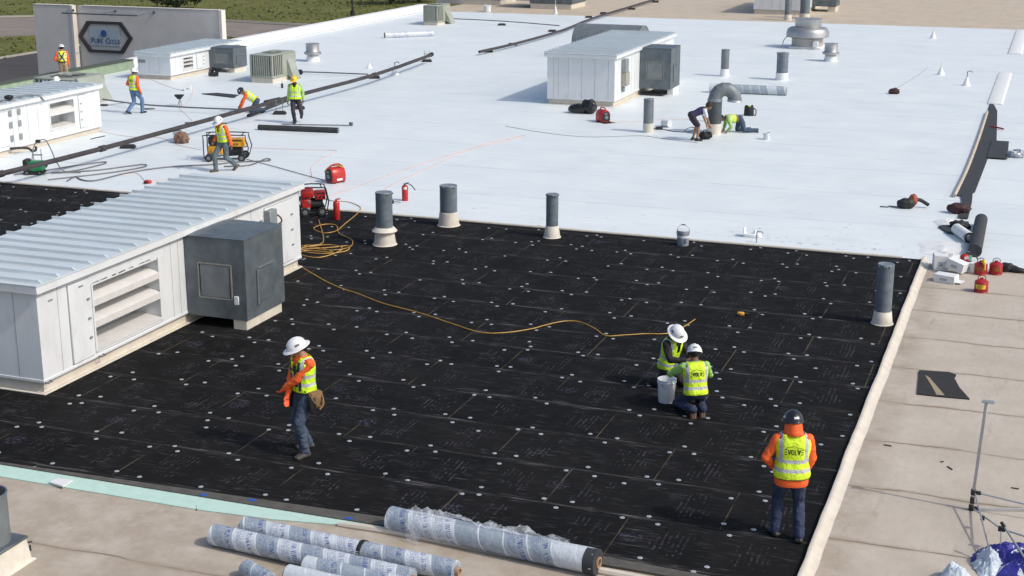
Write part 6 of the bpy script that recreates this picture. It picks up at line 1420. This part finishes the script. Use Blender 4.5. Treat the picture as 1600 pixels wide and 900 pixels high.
def hood_up(f, m):
    mb = MB(); rr = []
    for k, z, y in ((1.28, -.165, -.02), (1.12, -.12, -.02), (1.02, -.05, -.022), (.99, .02, -.022)): rr.append([f.Hd(.098*k*math.cos(t), .118*k*math.sin(t)+y, z) for t in (math.pi*q/20 for q in range(16, 45))])
    mb.rings(rr, closed=False); o = mb.build('hood', m, f.o, ang=80); sd = o.modifiers.new('cloth', 'SOLIDIFY'); sd.thickness = .012; sd.offset = 0
def at(px, py, z=.01): p = G(px, py); return (p.x, p.y, z)
ST = dict(knees=[(0, 1, 0), (0, 1, 0)], elbows=[(.4, -1, -.2), (-.4, -1, -.2)])
# standing in the left foreground, looking away to the left
person.waist = .02
p = at(480, 706, .0)
f = person('person in wide white hard hat and orange gloves standing on the black boards', p, img(128), (0, 0, .93), up=(.02, .03, 1), right=(1, .05, 0), hands=[(.10, .235, .84), (.11, .25, 1.0)], elbows=[(1, -.5, -.2), (-1, .0, -.15)],
           feet=[(.13, -.10, .085), (-.15, .12, .085)], knees=[(.15, 1, 0), (-.15, 1, 0)], toes=[(.35, 1, 0), (-.25, 1, 0)], head=(-20, 22), mats=dict(shirt=ORNG, sleeve=ORNG, trousers=JEANSW, boots=GRYB, skin=SKIN, glove=OGLV, hair=HAIR, eye=EYE), vox=.0065, glove=(True, True), s=1.06)
vest(f, LIME, .01, vneck=.2); hat(f, HATW, True); belt(f); harness(f, True, True)
# standing at the right with the back turned
p = at(1231, 842, .0)
f = person('person with turned back in black hard hat and orange hoodie by the right kerb', p, img(-4), (0, 0, .92), up=(0, .02, 1), hands=[(.20, .16, .86), (-.21, .12, .93)], elbows=[(1, -.45, -.1), (-1, -.6, -.1)],
           feet=[(.13, -.08, .085), (-.15, .09, .085)], knees=[(.1, 1, 0), (-.1, 1, 0)], toes=[(.25, 1, 0), (-.4, 1, 0)], head=(12, 10), mats=dict(shirt=ORNG, sleeve=ORNG, trousers=JEANSD, boots=BLKB, skin=SKIN, hair=ORNG, eye=EYE), vox=.0065, s=1.03, build_=1.06)
vest(f, LIMEB, -.05, vneck=.12, off=.030, drop=.02); vest_logo(f, .325, .250); hat(f, HATB, False); hood_up(f, ORNG)
mb = MB(); rr = []
for h, k in ((-.155, .024), (-.13, .034), (-.06, .036), (.0, .026)): a, b = tdim(max(h, -.0), f.sec); rr.append([f.T(*sup(t, a+k, b+k), h) for t in (2*math.pi*q/28 for q in range(28))])
mb.rings(rr, cap0=False, cap1=False); mb.build('hoodie_hem', ORNG, f.o, ang=80)
# two kneeling workers
p = at(1046, 604, .0)
f = person('kneeling person in black shirt and wide brimmed white hard hat behind the bucket', p, img(228), (0, -.06, .37), up=(-.03, .22, 1), hands=[(.10, .38, .58), (-.02, .40, .62)], elbows=[(1, -.6, -.4), (-1, -.6, -.4)],
           feet=[(.13, -.28, .07), (-.12, -.28, .07)], kneepos=[(.14, .16, .075), (-.14, .18, .075)], toes=[(.1, -.8, -.35), (-.1, -.8, -.35)], head=(-22, 34), mats=dict(shirt=BLKCL, sleeve=BLKCL, trousers=BLKCL, boots=BLKB, skin=SKIND, hair=HAIR, eye=EYE), vox=.0065)
vest(f, LIME, -.05, vneck=.24); hat(f, HATW, True)
p = at(1088, 648, .0)
f = person('kneeling person with turned back, lettered lime vest and brown boot soles showing', p, img(8), (0, .08, .34), up=(-.02, .18, 1), hands=[(.06, .42, .62), (-.16, .44, .66)], elbows=[(1, -.4, -.3), (-1, -.4, -.3)],
           feet=[(.07, -.11, .14), (-.09, -.14, .14)], kneepos=[(.17, .44, .075), (-.22, .40, .075)], toes=[(.05, -.45, -.9), (-.05, -.45, -.9)], head=(-10, 28), mats=dict(shirt=LIMES, sleeve=LIMES, trousers=JEANSD, boots=BRNB, skin=SKIND, hair=BLKCL, eye=EYE), vox=.0065)
vest(f, LIMEB, -.02, vneck=.12, off=.026); vest_logo(f, .335, .245); hat(f, HATW, False)
# walking past the left edge unit
p = at(212, 178)
f = person('person in blue jeans and yellow vest walking away near the left edge unit', p, img(-38), (0, 0, .90), up=(0, .06, 1), right=(1, .15, 0), hands=[(.24, .10, .84), (-.22, .16, .98)], elbows=[(.5, -1, 0), (-.5, -1, 0)],
           feet=[(.10, .24, .085), (-.10, -.26, .13)], knees=[(0, 1, 0), (0, 1, 0)], toes=[(0, 1, .05), (0, 1, -.5)], head=(-10, 10), mats=dict(shirt=LIMES, sleeve=ORNG, trousers=JEANSL, boots=BLKB, skin=SKIN, hair=HAIR, eye=EYE))
vest(f, LIMEB, -.02, vneck=.12); vest_logo(f); hat(f, HATW)
# crouched over the pipe in the black hat
p = at(397, 176)
f = person('person in black hard hat crouching on hands and knees over the dark pipe', p, img(92), (0, -.12, .44), up=(0, 1, .68), hands=[(.13, .62, .10), (-.17, .50, .08)], elbows=[(.6, .2, .5), (-.6, .2, .5)],
           feet=[(.12, -.34, .09), (-.12, -.30, .09)], kneepos=[(.14, .06, .08), (-.14, .10, .08)], toes=[(.1, -.7, -.5), (-.1, -.7, -.5)], headfwd=(0, .8, -.5), head=(0, 25), mats=dict(shirt=ORNG, sleeve=ORNG, trousers=JEANS, boots=BLKB, skin=SKIN, hair=HAIR, eye=EYE))
vest(f, LIMEB, .06, vneck=.12); hat(f, HATB)
# yellow hat walking towards the lens
p = at(463, 193)
f = person('person in yellow hard hat and lime vest walking towards the black roll', p, img(178), (0, 0, .91), up=(0, .02, 1), hands=[(.27, .06, .76), (-.28, .0, .84)], elbows=[(.5, -1, .1), (-.5, -1, .1)],
           feet=[(.04, .04, .085), (-.14, -.34, .30)], knees=[(0, 1, 0), (-.25, 1, 0)], toes=[(0, 1, 0), (0, .8, -.8)], head=(-5, 15), mats=dict(shirt=BLKCL, sleeve=LIMES, trousers=CHAR, boots=BLKB, skin=SKIND, hair=HAIR, eye=EYE))
vest(f, LIME, -.03, vneck=.12, off=.03, drop=.03); hat(f, HATY, False)
# walking before the generator
p = at(352, 268)
f = person('person in white hard hat and orange sleeves striding left in front of the yellow generator', p, img(132), (0, 0, .90), up=(0, .14, 1), right=(1, .2, 0), hands=[(.2, .22, .92), (-.26, -.10, .80)], elbows=[(.6, -1, 0), (-.5, -1, .1)],
           feet=[(.10, .26, .085), (-.10, -.32, .16)], knees=[(.1, 1, 0), (-.1, 1, 0)], toes=[(.1, 1, 0), (0, 1, -.75)], head=(5, 34), mats=dict(shirt=ORNG, sleeve=ORNG, trousers=JEANSG, boots=BRNB, skin=SKIND, hair=HAIR, eye=EYE), vox=.009)
vest(f, LIME, .0, vneck=.18); hat(f, HATW)
# the pair at the gooseneck
p = at(1086, 220)
f = person('person in navy shirt and shorts bending down beside the gooseneck duct', p, img(-82), (0, -.16, .86), up=(0, 1, .42), hands=[(.10, .50, .40), (-.12, .46, .36)], elbows=[(.4, -.4, .3), (-.4, -.4, .3)],
           feet=[(.12, .04, .075), (-.13, -.04, .075)], knees=[(0, 1, 0), (0, 1, 0)], toes=[(.15, 1, 0), (-.15, 1, 0)], headfwd=(0, .85, -.3), head=(0, 20), mats=dict(shirt=NAVY, sleeve=WHTC, trousers=mat('dark_plum_shorts', (.02, .015, .03), .8, var=.2, vs=9), boots=BLKB, skin=SKIN, hair=HAIR, eye=EYE), sleeves='short', legs='short', vox=.010)
hair_cap(f)
p = at(1154, 207)
person.waist = .075
f = person('person in lime vest and jeans kneeling low behind the gooseneck duct', p, img(96), (0, -.02, .47), up=(0, 1, .02), hands=[(.12, .50, .10), (-.14, .44, .08)], elbows=[(.6, -.3, .5), (-.6, -.3, .5)],
           feet=[(.10, -.44, .08), (-.14, -.62, .09)], kneepos=[(.14, .02, .08), (-.14, -.16, .08)], toes=[(.1, -.5, -.75), (-.1, -.6, -.7)], headfwd=(0, .6, -.8), head=(0, 15), mats=dict(shirt=SKIN, sleeve=LIMES, trousers=JEANS, boots=BLKB, skin=SKIN, hair=HAIR, eye=EYE), vox=.010)
person.waist = .02
vest(f, LIMEB, .15, vneck=.12)
# by the sign wall
p = at(94, 131)
f = person('person in harness and khaki trousers standing before the sign wall, seen from behind', (p[0]+.38, p[1]-.2, 0), img(8), (0, 0, .92), up=(0, .03, 1), hands=[(.24, .12, .80), (-.22, .18, .98)], elbows=[(.6, -1, 0), (-.6, -1, 0)],
           feet=[(.12, 0, .085), (-.12, .05, .085)], knees=[(0, 1, 0), (0, 1, 0)], toes=[(.2, 1, 0), (-.2, 1, 0)], head=(15, 18), mats=dict(shirt=ORNG, sleeve=ORNG, trousers=KHAKI, boots=BRNB, skin=SKIN, hair=HAIR, eye=EYE))
vest(f, YELV, .08, vneck=.12); hat(f, HATW, True); harness(f)
q = G(85, 176)
f = person('person hidden behind the left edge unit, only the white hard hat and face showing', (q.x+.25, q.y, .01), img(150), (0, 0, .56), hands=[(.24, .1, .45), (-.24, .1, .45)], elbows=[(.6, -1, 0), (-.6, -1, 0)],
           feet=[(.12, -.3, .08), (-.12, -.3, .08)], kneepos=[(.14, .12, .08), (-.14, .12, .08)], toes=[(.1, -.8, -.4), (-.1, -.8, -.4)], head=(0, 10), mats=dict(shirt=ORNG, sleeve=ORNG, trousers=JEANS, boots=BRNB, skin=SKIND, hair=HAIR, eye=EYE), vox=.014)
hat(f, HATW)
